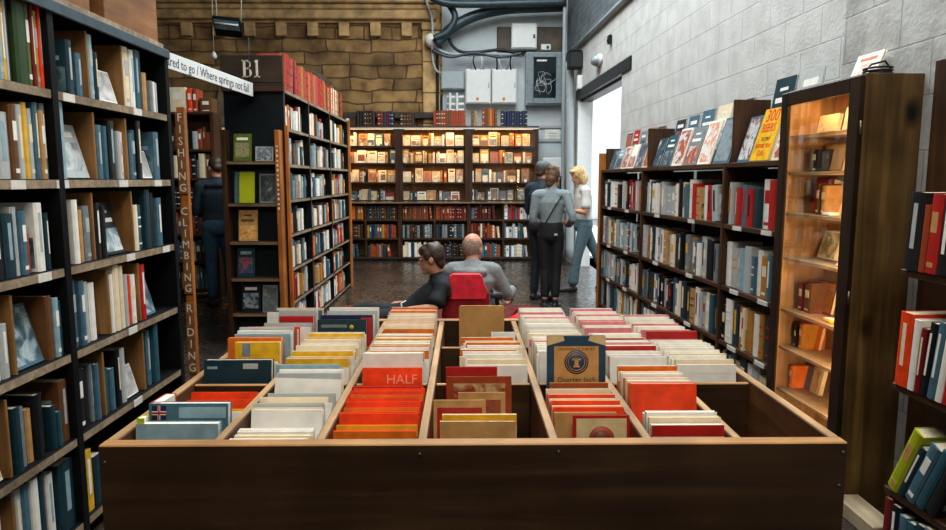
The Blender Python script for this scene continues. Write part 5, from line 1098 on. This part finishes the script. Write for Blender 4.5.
# ================================================================ people
SKIN = plain((196, 140, 112), .5, .08, 30, key='skin'); SKIN2 = plain((204, 142, 118), .45, .1, 30, key='ruddy_skin')
def ring_loft(mb, pts, m, ref=(1, 0, 0), n=14):
    """pts: (pos, ra, rb): ra along ref, rb across"""
    k = len(pts); P = [Vector(p[0]) for p in pts]; vs = []; rf = Vector(ref)
    def ringv(p, d, a, b):
        r1 = (rf-d*rf.dot(d)); r1 = r1.normalized() if r1.length > 1e-3 else d.orthogonal().normalized(); r2 = d.cross(r1)
        return [p+r1*a*math.cos(2*math.pi*j/n)+r2*b*math.sin(2*math.pi*j/n) for j in range(n)]
    D = []
    for i in range(k):
        d = P[min(i+1, k-1)]-P[max(i-1, 0)]; D.append(d.normalized())
    e0 = min(pts[0][1], pts[0][2]); e1 = min(pts[-1][1], pts[-1][2]); nr = 0
    for q in (1.0, .8, .45): vs += ringv(P[0]-D[0]*e0*.7*q, D[0], pts[0][1]*math.sqrt(1-q*q*.97), pts[0][2]*math.sqrt(1-q*q*.97)); nr += 1
    for i in range(k): vs += ringv(P[i], D[i], pts[i][1], pts[i][2]); nr += 1
    for q in (.45, .8, 1.0): vs += ringv(P[-1]+D[-1]*e1*.7*q, D[-1], pts[-1][1]*math.sqrt(1-q*q*.97), pts[-1][2]*math.sqrt(1-q*q*.97)); nr += 1
    fs = [(i*n+j, i*n+(j+1) % n, (i+1)*n+(j+1) % n, (i+1)*n+j) for i in range(nr-1) for j in range(n)]+[tuple(range(n))[::-1], tuple((nr-1)*n+j for j in range(n))]
    mb.add(vs, fs, m, None, True)
def ball(mb, c, r, m, M=None, n=16):
    c = Vector(c); r = Vector(r); vs = []; k = 10
    for i in range(k+1):
        t = math.pi*i/k; s_ = max(.02, math.sin(t))
        for j in range(n):
            a = 2*math.pi*j/n; p = Vector((r.x*s_*math.cos(a), r.y*s_*math.sin(a), -r.z*math.cos(t))); vs.append(c+(M @ p if M else p))
    fs = [(i*n+j, i*n+(j+1) % n, (i+1)*n+(j+1) % n, (i+1)*n+j) for i in range(k) for j in range(n)]+[tuple(range(n))[::-1], tuple(k*n+j for j in range(n))]
    mb.add(vs, fs, m, None, True)
def fuse(mb, name, parent, vox=.009, smooth=4, m=None):
    o = mb.build(name); rm = o.modifiers.new('r', 'REMESH'); rm.mode = 'VOXEL'; rm.voxel_size = vox; rm.use_smooth_shade = True
    sm = o.modifiers.new('s', 'SMOOTH'); sm.iterations = smooth; sm.factor = .5
    bpy.context.view_layer.update()
    me = bpy.data.meshes.new_from_object(o.evaluated_get(bpy.context.evaluated_depsgraph_get())); o.modifiers.clear(); old = o.data; o.data = me; bpy.data.meshes.remove(old); me.name = name
    me.materials.clear()
    for q in (m if isinstance(m, list) else [m or mb.mats[0]]): me.materials.append(q)
    me.polygons.foreach_set('use_smooth', [True]*len(me.polygons)); me.polygons.foreach_set('material_index', [0]*len(me.polygons))
    if parent: o.parent = parent
    return o
def lerp(a, b, t): return Vector(a)*(1-t)+Vector(b)*t
def head(mb, c, M, s=1.0, jaw=1.0):
    """M: 3x3 whose columns are right, front, up of the head"""
    c = Vector(c)
    def P(x, y, z): return c+M @ Vector((x*s, y*s, z*s))
    ball(mb, P(0, -.012, .025), (.076*s, .094*s, .098*s), SKIN, M); ball(mb, P(0, .022, -.045), (.058*s*jaw, .07*s, .075*s), SKIN, M)
    ball(mb, P(0, .075, -.095), (.03*s, .022*s, .022*s), SKIN, M)
    ring_loft(mb, [(P(0, .088, .022), .009*s, .009*s), (P(0, .104, -.012), .012*s, .012*s), (P(0, .108, -.022), .016*s, .011*s)], SKIN)
    for x in (-.028, .028): ball(mb, P(x, .076, .034), (.022*s, .012*s, .008*s), SKIN, M)
    for x in (-.018, .018): ball(mb, P(x*.5, .09, -.055), (.016*s, .01*s, .008*s), SKIN, M)
    for x in (-1, 1): ball(mb, P(x*.078, -.008, -.01), (.009*s, .02*s, .031*s), SKIN, M)
def head_extras(o, c, M, s=1.0):
    c = Vector(c)
    def P(x, y, z): return c+M @ Vector((x*s, y*s, z*s))
    for x in (-.029, .029):
        e = MB(); ball(e, P(x, .079, .016), (.0125*s, .009*s, .0085*s), plain((226, 222, 214), .3, .03), M, 10); b = e.build('eye', o)
        e = MB(); ball(e, P(x, .0865, .016), (.0055*s, .003*s, .0055*s), plain((40, 28, 20), .2, .1), M, 8); e.build('iris', b)
    e = MB(); ball(e, P(0, .0935, -.055), (.021*s, .006*s, .0045*s), plain((160, 84, 76), .5, .1), M, 10); e.build('mouth', o)
def hand(mb, w, d, nrm, side, s=1.0, curl=.5, m=SKIN):
    """w wrist, d finger direction, nrm palm normal (towards which fingers curl), side: thumb direction"""
    w = Vector(w); d = Vector(d).normalized(); nrm = Vector(nrm); nrm = (nrm-d*nrm.dot(d)).normalized(); sd = d.cross(nrm)*side
    ring_loft(mb, [(w, .022*s, .017*s), (w+d*.04*s, .036*s, .015*s), (w+d*.085*s, .04*s, .013*s)], m, sd)
    for k, (L, off) in enumerate(((.072, .030), (.082, .0105), (.076, -.0105), (.06, -.030))):
        p = w+d*.08*s+sd*off*s; pts = [(p, .0085*s, .0085*s)]; a = 0; dd = d
        for j in range(3):
            a += curl*(.7+.25*j); dd = (d*math.cos(a)+nrm*math.sin(a)); p = p+dd*L*s*(.42, .33, .27)[j]; pts.append((p, (.0083-.0008*j)*s, (.0083-.0008*j)*s))
        ring_loft(mb, pts, m, sd, 8)
    p = w+d*.025*s+sd*.026*s; t1 = (sd*.75+d*.65+nrm*.2).normalized(); t2 = (sd*.25+d*.9+nrm*.35).normalized()
    ring_loft(mb, [(p, .012*s, .012*s), (p+t1*.036*s, .0105*s, .0105*s), (p+t1*.036*s+t2*.03*s, .009*s, .009*s), (p+t1*.036*s+t2*.052*s, .008*s, .008*s)], m, nrm, 8)
def basis(yaw, pitch=0, roll=0):
    """right, front, up for a head or trunk facing the compass yaw (0 = +y, positive towards +x); pitch < 0 looks down"""
    return (Matrix.Rotation(-yaw, 3, 'Z') @ Matrix.Rotation(pitch, 3, 'X') @ Matrix.Rotation(roll, 3, 'Y'))
def person(label, J, yaw, hyaw, hpitch, sc, look, name='person'):
    """J: joints in metres from the root: pel, chest, neck, head, shL/shR, elL/elR, wrL/wrR, hipL.., knL.., anL.., toL.. ; look: colours"""
    root = empty(name, label, 'person', look['at'], 0); s = sc
    Rt = basis(yaw) @ Vector((1, 0, 0)); mb = MB(); sk = look.get('skin', SKIN)
    pel, che, nec, hd = (Vector(J[k]) for k in ('pel', 'che', 'nec', 'head'))
    W = look.get('w', 1.0)
    def torso(mb, k, m, low=0):
        ring_loft(mb, [(pel+(pel-che)*.12, .150*s*W+k, .105*s*W+k), (pel, .162*s*W+k, .112*s*W+k), (lerp(pel, che, .4), .138*s*W+k, .102*s*W+k), (lerp(pel, che, .75), .158*s*W+k, .112*s*W+k), (che, .17*s*W+k, .112*s*W+k), (lerp(che, nec, .6), .125*s*W+k, .085*s*W+k), (lerp(che, nec, .93), .062*s+k, .06*s+k)], m, Rt, 20)
    def arm(mb, sd, k, m, to=1.0, flare=0):
        sh, el, wr = (Vector(J[q+sd]) for q in ('sh', 'el', 'wr'))
        pts = [(sh, .056*s+k, .056*s+k), (lerp(sh, el, .35), .048*s+k, .048*s+k), (lerp(sh, el, .9), .038*s+k, .038*s+k), (el, .037*s+k, .037*s+k)]
        if to > .5: pts += [(lerp(el, wr, .3), .037*s+k, .037*s+k), (lerp(el, wr, .9*to), .026*s+k+flare, .024*s+k+flare)]
        else: pts = pts[:2]+[(lerp(sh, el, .72), .045*s+k+flare, .045*s+k+flare)]
        ring_loft(mb, pts, m, Rt)
        ring_loft(mb, [(lerp(che, nec, .55), .07*s+k, .07*s+k), (sh, .055*s+k, .055*s+k)], m, Rt)
    def leg(mb, sd, k, m, to=1.0, flare=0):
        hi, kn, an = (Vector(J[q+sd]) for q in ('hip', 'kn', 'an'))
        ring_loft(mb, [(hi+Vector((0, 0, .02)), .088*s*W+k, .095*s*W+k), (lerp(hi, kn, .3), .080*s*W+k, .085*s*W+k), (lerp(hi, kn, .85), .056*s+k, .058*s+k), (kn, .054*s+k, .055*s+k), (lerp(kn, an, .35), .05*s+k, .054*s+k), (lerp(kn, an, .9*to), .035*s+k+flare, .037*s+k+flare)], m, Rt)
    def foot(mb, sd, k, m):
        an, to = Vector(J['an'+sd]), Vector(J['to'+sd]); f = (to-an); f.z = 0; f.normalize(); g = Vector((an.x, an.y, .0+J.get('gz'+sd, 0)))
        ring_loft(mb, [(g-f*.05*s+Vector((0, 0, .035)), .03*s+k, .03*s+k), (g+f*.03*s+Vector((0, 0, .04)), .036*s+k, .036*s+k), (g+f*.12*s+Vector((0, 0, .03)), .042*s+k, .026*s+k), (g+f*.18*s+Vector((0, 0, .024)), .034*s+k, .018*s+k)], m, f.cross(Vector((0, 0, 1))))
        ring_loft(mb, [(an+Vector((0, 0, .03)), .036*s+k*.7, .038*s+k*.7), (g+Vector((0, 0, .045)), .036*s+k*.7, .042*s+k*.7)], m)
    HM = basis(hyaw, hpitch, look.get('roll', 0))
    torso(mb, 0, sk)
    ring_loft(mb, [(lerp(che, nec, .7), .062*s, .06*s), (nec, .053*s, .055*s), (lerp(nec, hd, .6), .052*s, .055*s)], sk, Rt)
    head(mb, hd, HM, s, look.get('jaw', 1))
    for sd in 'LR':
        arm(mb, sd, 0, sk); leg(mb, sd, 0, sk); foot(mb, sd, 0, sk)
        el, wr = Vector(J['el'+sd]), Vector(J['wr'+sd]); hd_ = J.get('hd'+sd) or tuple(wr-el); n_ = J.get('hn'+sd) or tuple(-Rt*(1 if sd == 'R' else -1))
        hand(mb, wr, hd_, n_, look.get('thumb'+sd, 1), s, J.get('curl'+sd, .35), sk)
    bo = fuse(mb, 'body', root, .0085, 3, sk); head_extras(root, hd, HM, s)
    t = MB(); torso(t, .016, look['top']); ts = look.get('sleeve', 1.0)
    for sd in 'LR': arm(t, sd, .013, look['top'], ts, look.get('cuff', .004))
    if look.get('hood'):
        ring_loft(t, [(lerp(che, nec, .55)-basis(yaw) @ Vector((-.11, .09, 0))*s, .03, .03), (lerp(che, nec, .7)-basis(yaw) @ Vector((0, .115, .02))*s, .045, .04), (lerp(che, nec, .55)-basis(yaw) @ Vector((.11, .09, 0))*s, .03, .03)], look['top'])
    if look.get('collar'): ring_loft(t, [(lerp(che, nec, .75), .075*s, .072*s), (nec+(nec-che)*.05, .07*s, .07*s)], look['top'], Rt)
    sh_ = fuse(t, look.get('topname', 'shirt'), root, .0095, 5, look['top'])
    q = MB(); ring_loft(q, [(pel+(pel-che)*.1, .158*s*W+.02, .118*s*W+.02), (lerp(pel, che, .02), .164*s*W+.021, .116*s*W+.021), (lerp(pel, che, look.get('waist', .16)), .150*s*W+.021, .108*s*W+.021)], look['legs'], Rt, 20)
    for sd in 'LR': leg(q, sd, .012, look['legs'], look.get('hem', 1.0), look.get('flare', .006))
    fuse(q, 'trousers', root, .0095, 5, look['legs'])
    for sd in 'LR': q = MB(); foot(q, sd, .009, look['shoe']); fuse(q, 'shoe', root, .008, 3, look['shoe'])
    return root, HM, Rt
def hair(root, c, M, parts, m, name='hair', smooth=3, vox=.007):
    h = MB(); c = Vector(c)
    for (p, r) in parts: ball(h, c+M @ Vector(p), r, m, M)
    return fuse(h, name, root, vox, smooth, m)
def stand(h, yaw, spread=.09, lean=0):
    """upright joints for height h facing yaw"""
    B = basis(yaw); s = h/1.72
    def P(x, y, z): return B @ Vector((x*s, y*s, z*s))
    J = dict(pel=P(0, -.0, .93), che=P(0, -.01+lean, 1.31), nec=P(0, .0+lean*1.3, 1.47), head=P(0, .03+lean*1.6, 1.60))
    for sd, k in (('L', -1), ('R', 1)):
        J.update({'sh'+sd: P(k*.175, -.01+lean, 1.395), 'el'+sd: P(k*.235, -.06+lean, 1.10), 'wr'+sd: P(k*.225, .06+lean, .87), 'hip'+sd: P(k*.085, 0, .90), 'kn'+sd: P(k*spread, .015, .49), 'an'+sd: P(k*spread, -.03, .085), 'to'+sd: P(k*(spread+.03), .14, .03)})
    return J, P, s
HAIRN = {}
def hairm(rgb):
    m = plain(rgb, .5, .35, 60, key='hair'); return m
# ---- woman with her back to us
at = pt(550, 305, 7.95); J, P, s = stand(1.63, R(12), .065)
J['elR'] = P(.27, -.10, 1.12); J['wrR'] = P(.20, .14, 1.02); J['elL'] = P(-.225, -.03, 1.10); J['wrL'] = P(-.12, .18, 1.0); J['hdR'] = tuple(P(-.4, 1, .2)); J['hdL'] = tuple(P(.5, 1, .2)); J['head'] = P(.02, .045, 1.605)
SHIRT = plain((128, 140, 142), .75, .1, 40, key='grey_shirt'); BLK = plain((20, 22, 25), .7, .2, 30, key='black_cloth')
w1, HM, Rt = person('woman in a grey shirt and cropped black trousers, back turned, with a crossbody strap', J, R(12), R(38), R(-8), s*.97, dict(at=(at.x, at.y, 0), top=SHIRT, legs=BLK, shoe=plain((24, 30, 36), .5, .1), hem=.86, waist=.3, cuff=.002, collar=True, w=.86))
hair(w1, J['head'], HM, [((0, -.02, .03), (.083, .096, .105)), ((0, -.075, -.03), (.066, .05, .07)), ((0, -.05, .09), (.06, .06, .045)), ((0, -.085, -.075), (.045, .035, .05))], hairm((92, 64, 42)))
q = MB()
for x in (-.03, .03): q.tube([J['head']+HM @ Vector((x+.022*math.cos(a*.5), .1, .014+.018*math.sin(a*.5))) for a in range(13)], .003, BLACKP, 5)
for x in (-.055, .055): q.tube([J['head']+HM @ Vector((x, .098, .02)), J['head']+HM @ Vector((x*1.5, 0, .016))], .003, BLACKP, 5)
q.build('spectacles', w1)
def strap_pts(n=28):
    out = []
    for i in range(n):
        t = i/n*2*math.pi; z = 1.20+.20*math.cos(t); 
        out.append(P(.03+.115*math.cos(t)+.0, -.0-.172*math.sin(t)*.84, z+.02))
    return out
q = MB(); q.tube(strap_pts(), .007, BLACKP, 6, True); q.build('bag_strap', w1)
q = MB(); q.bbox(-.018, .018, -.004, .004, -.012, .012, plain((190, 180, 160), .6, .1), .002, T(*P(.07, -.152, .93))); q.build('pocket_label', w1)
# ---- man in a cap just beyond her
at = pt(541, 302, 8.55); J, P, s = stand(1.72, R(40), .09)
J['wrR'] = P(.05, .28, 1.12); J['elR'] = P(.24, .05, 1.12); J['wrL'] = P(-.05, .28, 1.10); J['elL'] = P(-.24, .04, 1.10); J['hdR'] = tuple(P(-.3, 1, .1)); J['hdL'] = tuple(P(.3, 1, .1))
NAVYJ = plain((34, 46, 56), .75, .2, 30, key='dark_jacket')
m1, HM, Rt = person('man in a grey cap and dark jacket standing beyond the woman in the grey shirt', J, R(40), R(60), R(-10), s, dict(at=(at.x, at.y, 0), top=NAVYJ, legs=plain((28, 34, 40), .75, .2), shoe=plain((22, 26, 30), .5), topname='jacket', collar=True))
hair(m1, J['head'], HM, [((0, -.02, .02), (.082, .094, .09)), ((0, -.06, -.03), (.066, .045, .05))], hairm((70, 56, 44)))
q = MB(); ball(q, J['head']+HM @ Vector((0, -.012, .062)), (.09, .106, .07), GREYP, HM); ring_loft(q, [(J['head']+HM @ Vector((0, .07, .058)), .07, .014), (J['head']+HM @ Vector((0, .155, .045)), .055, .009)], GREYP, HM @ Vector((1, 0, 0))); fuse(q, 'cap', m1, .007, 2, plain((96, 104, 106), .8, .15, 40, key='grey_cap'))
q = book('held_book', .02, .2, .14, 'pale grey', T(at.x, at.y, 0) @ T(*(P(.0, .40, 1.09))) @ RZ(R(-40)) @ Matrix.Rotation(R(-50), 4, 'X') @ T(0, -.07, 0) @ RZ(R(0)), 'pale book held by the man in the grey cap', None)
# ---- blond woman by the doorway
at = pt(582, 291, 9.2); yw = R(-100); J, P, s = stand(1.66, yw, .09, .06)
at = Vector((pt(581, 230, 9.2).x, pt(581, 230, 9.2).y, 0))
def Q(x, y, z): return Vector((x, y, z))
J.update(head=Vector((-.06, -.02, 1.545)), nec=Vector((-.0, 0, 1.42)), che=Vector((.02, 0, 1.27)), pel=Vector((.03, 0, .90)))
J.update(shL=Vector((.03, -.17, 1.35)), shR=Vector((.0, .17, 1.35)), elL=Vector((.02, -.24, 1.07)), wrL=Vector((-.17, -.13, 1.10)), elR=Vector((-.03, .22, 1.08)), wrR=Vector((-.20, .10, 1.12)), hdL=(-1, .3, .1), hdR=(-1, -.4, .1), curlL=.6, curlR=.6, hnL=(0, .3, 1), hnR=(0, -.3, 1))
J.update(hipL=Vector((.04, -.09, .87)), knL=Vector((-.06, -.12, .47)), anL=Vector((-.12, -.12, .09)), toL=Vector((-.30, -.12, .03)), hipR=Vector((.04, .08, .87)), knR=Vector((.22, .06, .50)), anR=Vector((.40, .03, .10)), toR=Vector((.24, .03, .03)))
TEE = plain((206, 204, 196), .75, .06, 40, key='white_tee'); JEAN = plain((84, 108, 116), .8, .15, 40, key='pale_denim')
b1_, HM, Rt = person('blond woman in a white top and loose grey-blue trousers looking down by the doorway', J, yw, yw-R(10), R(-22), s*.97, dict(at=tuple(at), top=TEE, legs=JEAN, shoe=plain((60, 60, 62), .5), sleeve=.4, flare=.028, w=.95, cuff=.012))
hair(b1_, J['head'], HM, [((0, -.02, .03), (.09, .102, .105)), ((0, -.07, -.05), (.08, .06, .085)), ((-.07, -.02, -.045), (.03, .05, .07)), ((.07, -.02, -.045), (.03, .05, .07)), ((0, .06, .085), (.06, .035, .03))], hairm((206, 170, 116)))
q = book('held_book', .016, .19, .13, 'navy', T(*(at+Vector((-.33, -.02, 1.14)))) @ RZ(R(-10)) @ Matrix.Rotation(R(60), 4, 'Y') @ T(0, -.065, -.08), 'dark blue book held open in front of the blond woman', None)
# ---- dark figure in the alcove
at = pt(222, 300, 8.2); J, P, s = stand(1.76, R(-25), .1)
J['elL'] = P(-.24, .02, 1.1); J['wrL'] = P(-.1, .24, 1.08); J['elR'] = P(.25, -.02, 1.1); J['wrR'] = P(.1, .24, 1.08); J['hdR'] = tuple(P(-.4, 1, 0)); J['hdL'] = tuple(P(.4, 1, 0))
d1, HM, Rt = person('person in a dark hooded jacket and blue jeans reading in the dim alcove', J, R(-25), R(-40), R(-24), s, dict(at=(at.x, at.y, 0), top=plain((24, 36, 46), .8, .2, 30, key='dark_hooded_jacket'), legs=plain((44, 70, 92), .8, .2, 30, key='blue_denim'), shoe=plain((26, 26, 28), .6), topname='jacket', hood=True, w=1.08))
hair(d1, J['head'], HM, [((0, -.02, .035), (.085, .098, .098)), ((0, -.06, -.02), (.07, .05, .06))], hairm((54, 40, 30)))
# ---- bald man seated
zc = 5.62; c0 = pt(473, 247, zc); at = Vector((c0.x, c0.y, 0)); HZ = c0.z
def S(x, y, z): return Vector((x, y, z))
yb = R(10)
J = dict(head=S(0, .03, HZ-.02), nec=S(-.005, -.02, HZ-.13), che=S(-.01, -.06, HZ-.27), pel=S(-.01, -.02, HZ-.57))
J.update(shL=S(-.18, -.04, HZ-.19), elL=S(-.25, .05, HZ-.46), wrL=S(-.10, .24, HZ-.56), shR=S(.165, -.05, HZ-.19), elR=S(.29, -.03, HZ-.40), wrR=S(.335, .12, HZ-.37), hdR=(.05, .35, -1), hnR=(-1, 0, -.2), curlR=.5, hdL=(.5, 1, 0), hnL=(0, 0, -1))
J.update(hipL=S(-.10, .02, HZ-.57), knL=S(-.14, .43, HZ-.53), anL=S(-.15, .52, .10), toL=S(-.16, .7, .03), hipR=S(.09, .02, HZ-.57), knR=S(.15, .43, HZ-.53), anR=S(.17, .5, .10), toR=S(.2, .7, .03), gzL=.013, gzR=.013)
HOOD = plain((128, 132, 132), .85, .12, 40, key='grey_hoodie')
m2, HM, Rt = person('bald man in a grey hooded top seated in the red folding chair, back turned', J, yb, R(28), R(-6), 1.06, dict(at=tuple(at), top=HOOD, legs=plain((36, 40, 46), .8, .2), shoe=plain((30, 30, 32), .5), topname='hooded_top', hood=True, skin=SKIN2, w=1.0))
STUB = plain((150, 126, 110), .85, .3, 80, key='grey_stubble'); q = MB(); vs = []; fs = []; n = 40; k = 24
for i in range(k+1):
    t = math.pi*i/k
    for j in range(n):
        a = 2*math.pi*j/n; vs.append((.0785*math.sin(t)*math.cos(a), -.012+.0965*math.sin(t)*math.sin(a), .025-.1005*math.cos(t)))
for i in range(k):
    for j in range(n):
        f_ = (i*n+j, i*n+(j+1) % n, (i+1)*n+(j+1) % n, (i+1)*n+j); c_ = sum((Vector(vs[x]) for x in f_), Vector())/4
        if c_.z < .045-.30*c_.y+.006*math.sin(9*math.atan2(c_.y, c_.x)) and c_.y < .045 and c_.z > -.062: fs.append(f_)
q.add([J['head']+HM @ (Vector(v)*1.06) for v in vs], fs, STUB, None, True); q.build('hair', m2)
q = MB(); q.tube([J['wrR']+Vector((.028*math.cos(a*.5), .01*math.sin(a*.5), .03*math.sin(a*.5)*.9+.01)) for a in range(13)], .009, BLACKP, 6, True); q.build('watch', m2)
# ---- boy
zc = 5.15; c0 = pt(431, 259, zc); at = Vector((c0.x, c0.y, 0)); HZ = c0.z; yy = R(-92)
J = dict(head=S(0, 0, HZ), nec=S(.055, .0, HZ-.125), che=S(.07, 0, HZ-.23), pel=S(-.22, 0, HZ-.45))
J.update(shL=S(.09, -.14, HZ-.19), elL=S(.03, -.25, HZ-.335), wrL=S(-.18, -.2, HZ-.35), shR=S(.08, .14, HZ-.19), elR=S(-.0, .2, HZ-.40), wrR=S(-.22, .14, HZ-.36), hdL=(-1, .1, -.05), hdR=(-1, -.2, 0), hnL=(0, .2, -1), hnR=(0, -.2, -1))
J.update(hipL=S(-.23, -.08, HZ-.45), knL=S(-.58, -.10, HZ-.43), anL=S(-.70, -.08, .11), toL=S(-.88, -.08, .03), hipR=S(-.23, .08, HZ-.45), knR=S(-.56, .10, HZ-.40), anR=S(-.64, .12, .11), toR=S(-.82, .12, .03), gzL=.013, gzR=.013)
bo, HM, Rt = person('dark-haired boy in a black T-shirt sitting in profile beside the bald man', J, yy, R(-84), R(-12), .92, dict(at=tuple(at), top=plain((20, 24, 28), .8, .2, 30, key='black_tee'), legs=plain((24, 28, 34), .8, .2, 30, key='dark_trousers'), shoe=plain((26, 28, 30), .5), sleeve=.4, cuff=.014, topname='t_shirt', w=.85, jaw=.95))
hair(bo, J['head'], HM, [((0, -.028, .05), (.078, .088, .072)), ((0, -.05, .02), (.077, .064, .075)), ((0, .03, .085), (.066, .05, .03)), ((-.03, .058, .07), (.03, .022, .03)), ((.03, .058, .07), (.03, .022, .03)), ((-.064, .012, .035), (.018, .034, .04)), ((.064, .012, .035), (.018, .034, .04)), ((0, -.065, -.04), (.058, .036, .05)), ((.02, -.05, .105), (.03, .04, .02)), ((-.02, -.01, .11), (.035, .04, .018))], hairm((62, 48, 38)), smooth=9)
q = MB(); q.tube([J['wrL']+Vector((-.0, .03, .06)), J['wrL']+Vector((-.03, -.02, .05)), J['wrL']+Vector((-.02, -.03, .0)), J['wrL']+Vector((.03, -.02, -.03))], .006, plain((210, 210, 205), .5), 6); q.build('cord', bo)

# ================================================================ light, camera
def area(name, loc, sx, sy, e, col, tgt):
    l = bpy.data.lights.new(name, 'AREA'); l.shape = 'RECTANGLE'; l.size = sx; l.size_y = sy; l.energy = e; l.color = col
    a = bpy.data.objects.new(name, l); C.objects.link(a); a.location = loc
    a.rotation_euler = (Vector(tgt)-Vector(loc)).to_track_quat('-Z', 'Y').to_euler(); return a
area('camera_side_fill', (.1, -.6, 4.6), 2.2, 1.2, 140, (1, .93, .82), (0, 2.6, .8))  # added fill light, no real fitting: brightens map fronts facing the camera
area('skylight', (.5, 6.6, 5.95), 2.6, 8.4, 610, (.93, .98, 1.0), (.5, 6.6, 0))
area('doorway_daylight', (2.9, 10.2, 1.6), 2.2, 2.4, 14, (.92, .97, 1.0), (1.0, 9.6, 1.2))
w = bpy.data.worlds.new('sky'); bpy.context.scene.world = w; w.use_nodes = True
nt = w.node_tree; bg = nt.nodes['Background']
bg.inputs['Color'].default_value = (.82, .92, 1, 1); bg.inputs['Strength'].default_value = 2.2
cam = bpy.data.cameras.new('camera'); co = bpy.data.objects.new('camera', cam); C.objects.link(co)
cam.sensor_width = 36; cam.lens = F/946*36; cam.clip_start = .05; cam.clip_end = 100
co.location = EYE; co.rotation_euler = Matrix((_r, _u, -_f)).transposed().to_euler()
sc = bpy.context.scene; sc.camera = co
sc.view_settings.view_transform = 'Standard'; sc.view_settings.look = 'None'; sc.view_settings.exposure = 0.0; sc.view_settings.gamma = 1
try: sc.view_settings.use_curve_mapping = False
except Exception: pass
sc.cycles.use_denoising = True
sc.cycles.max_bounces = 8; sc.cycles.diffuse_bounces = 4; sc.cycles.transparent_max_bounces = 12
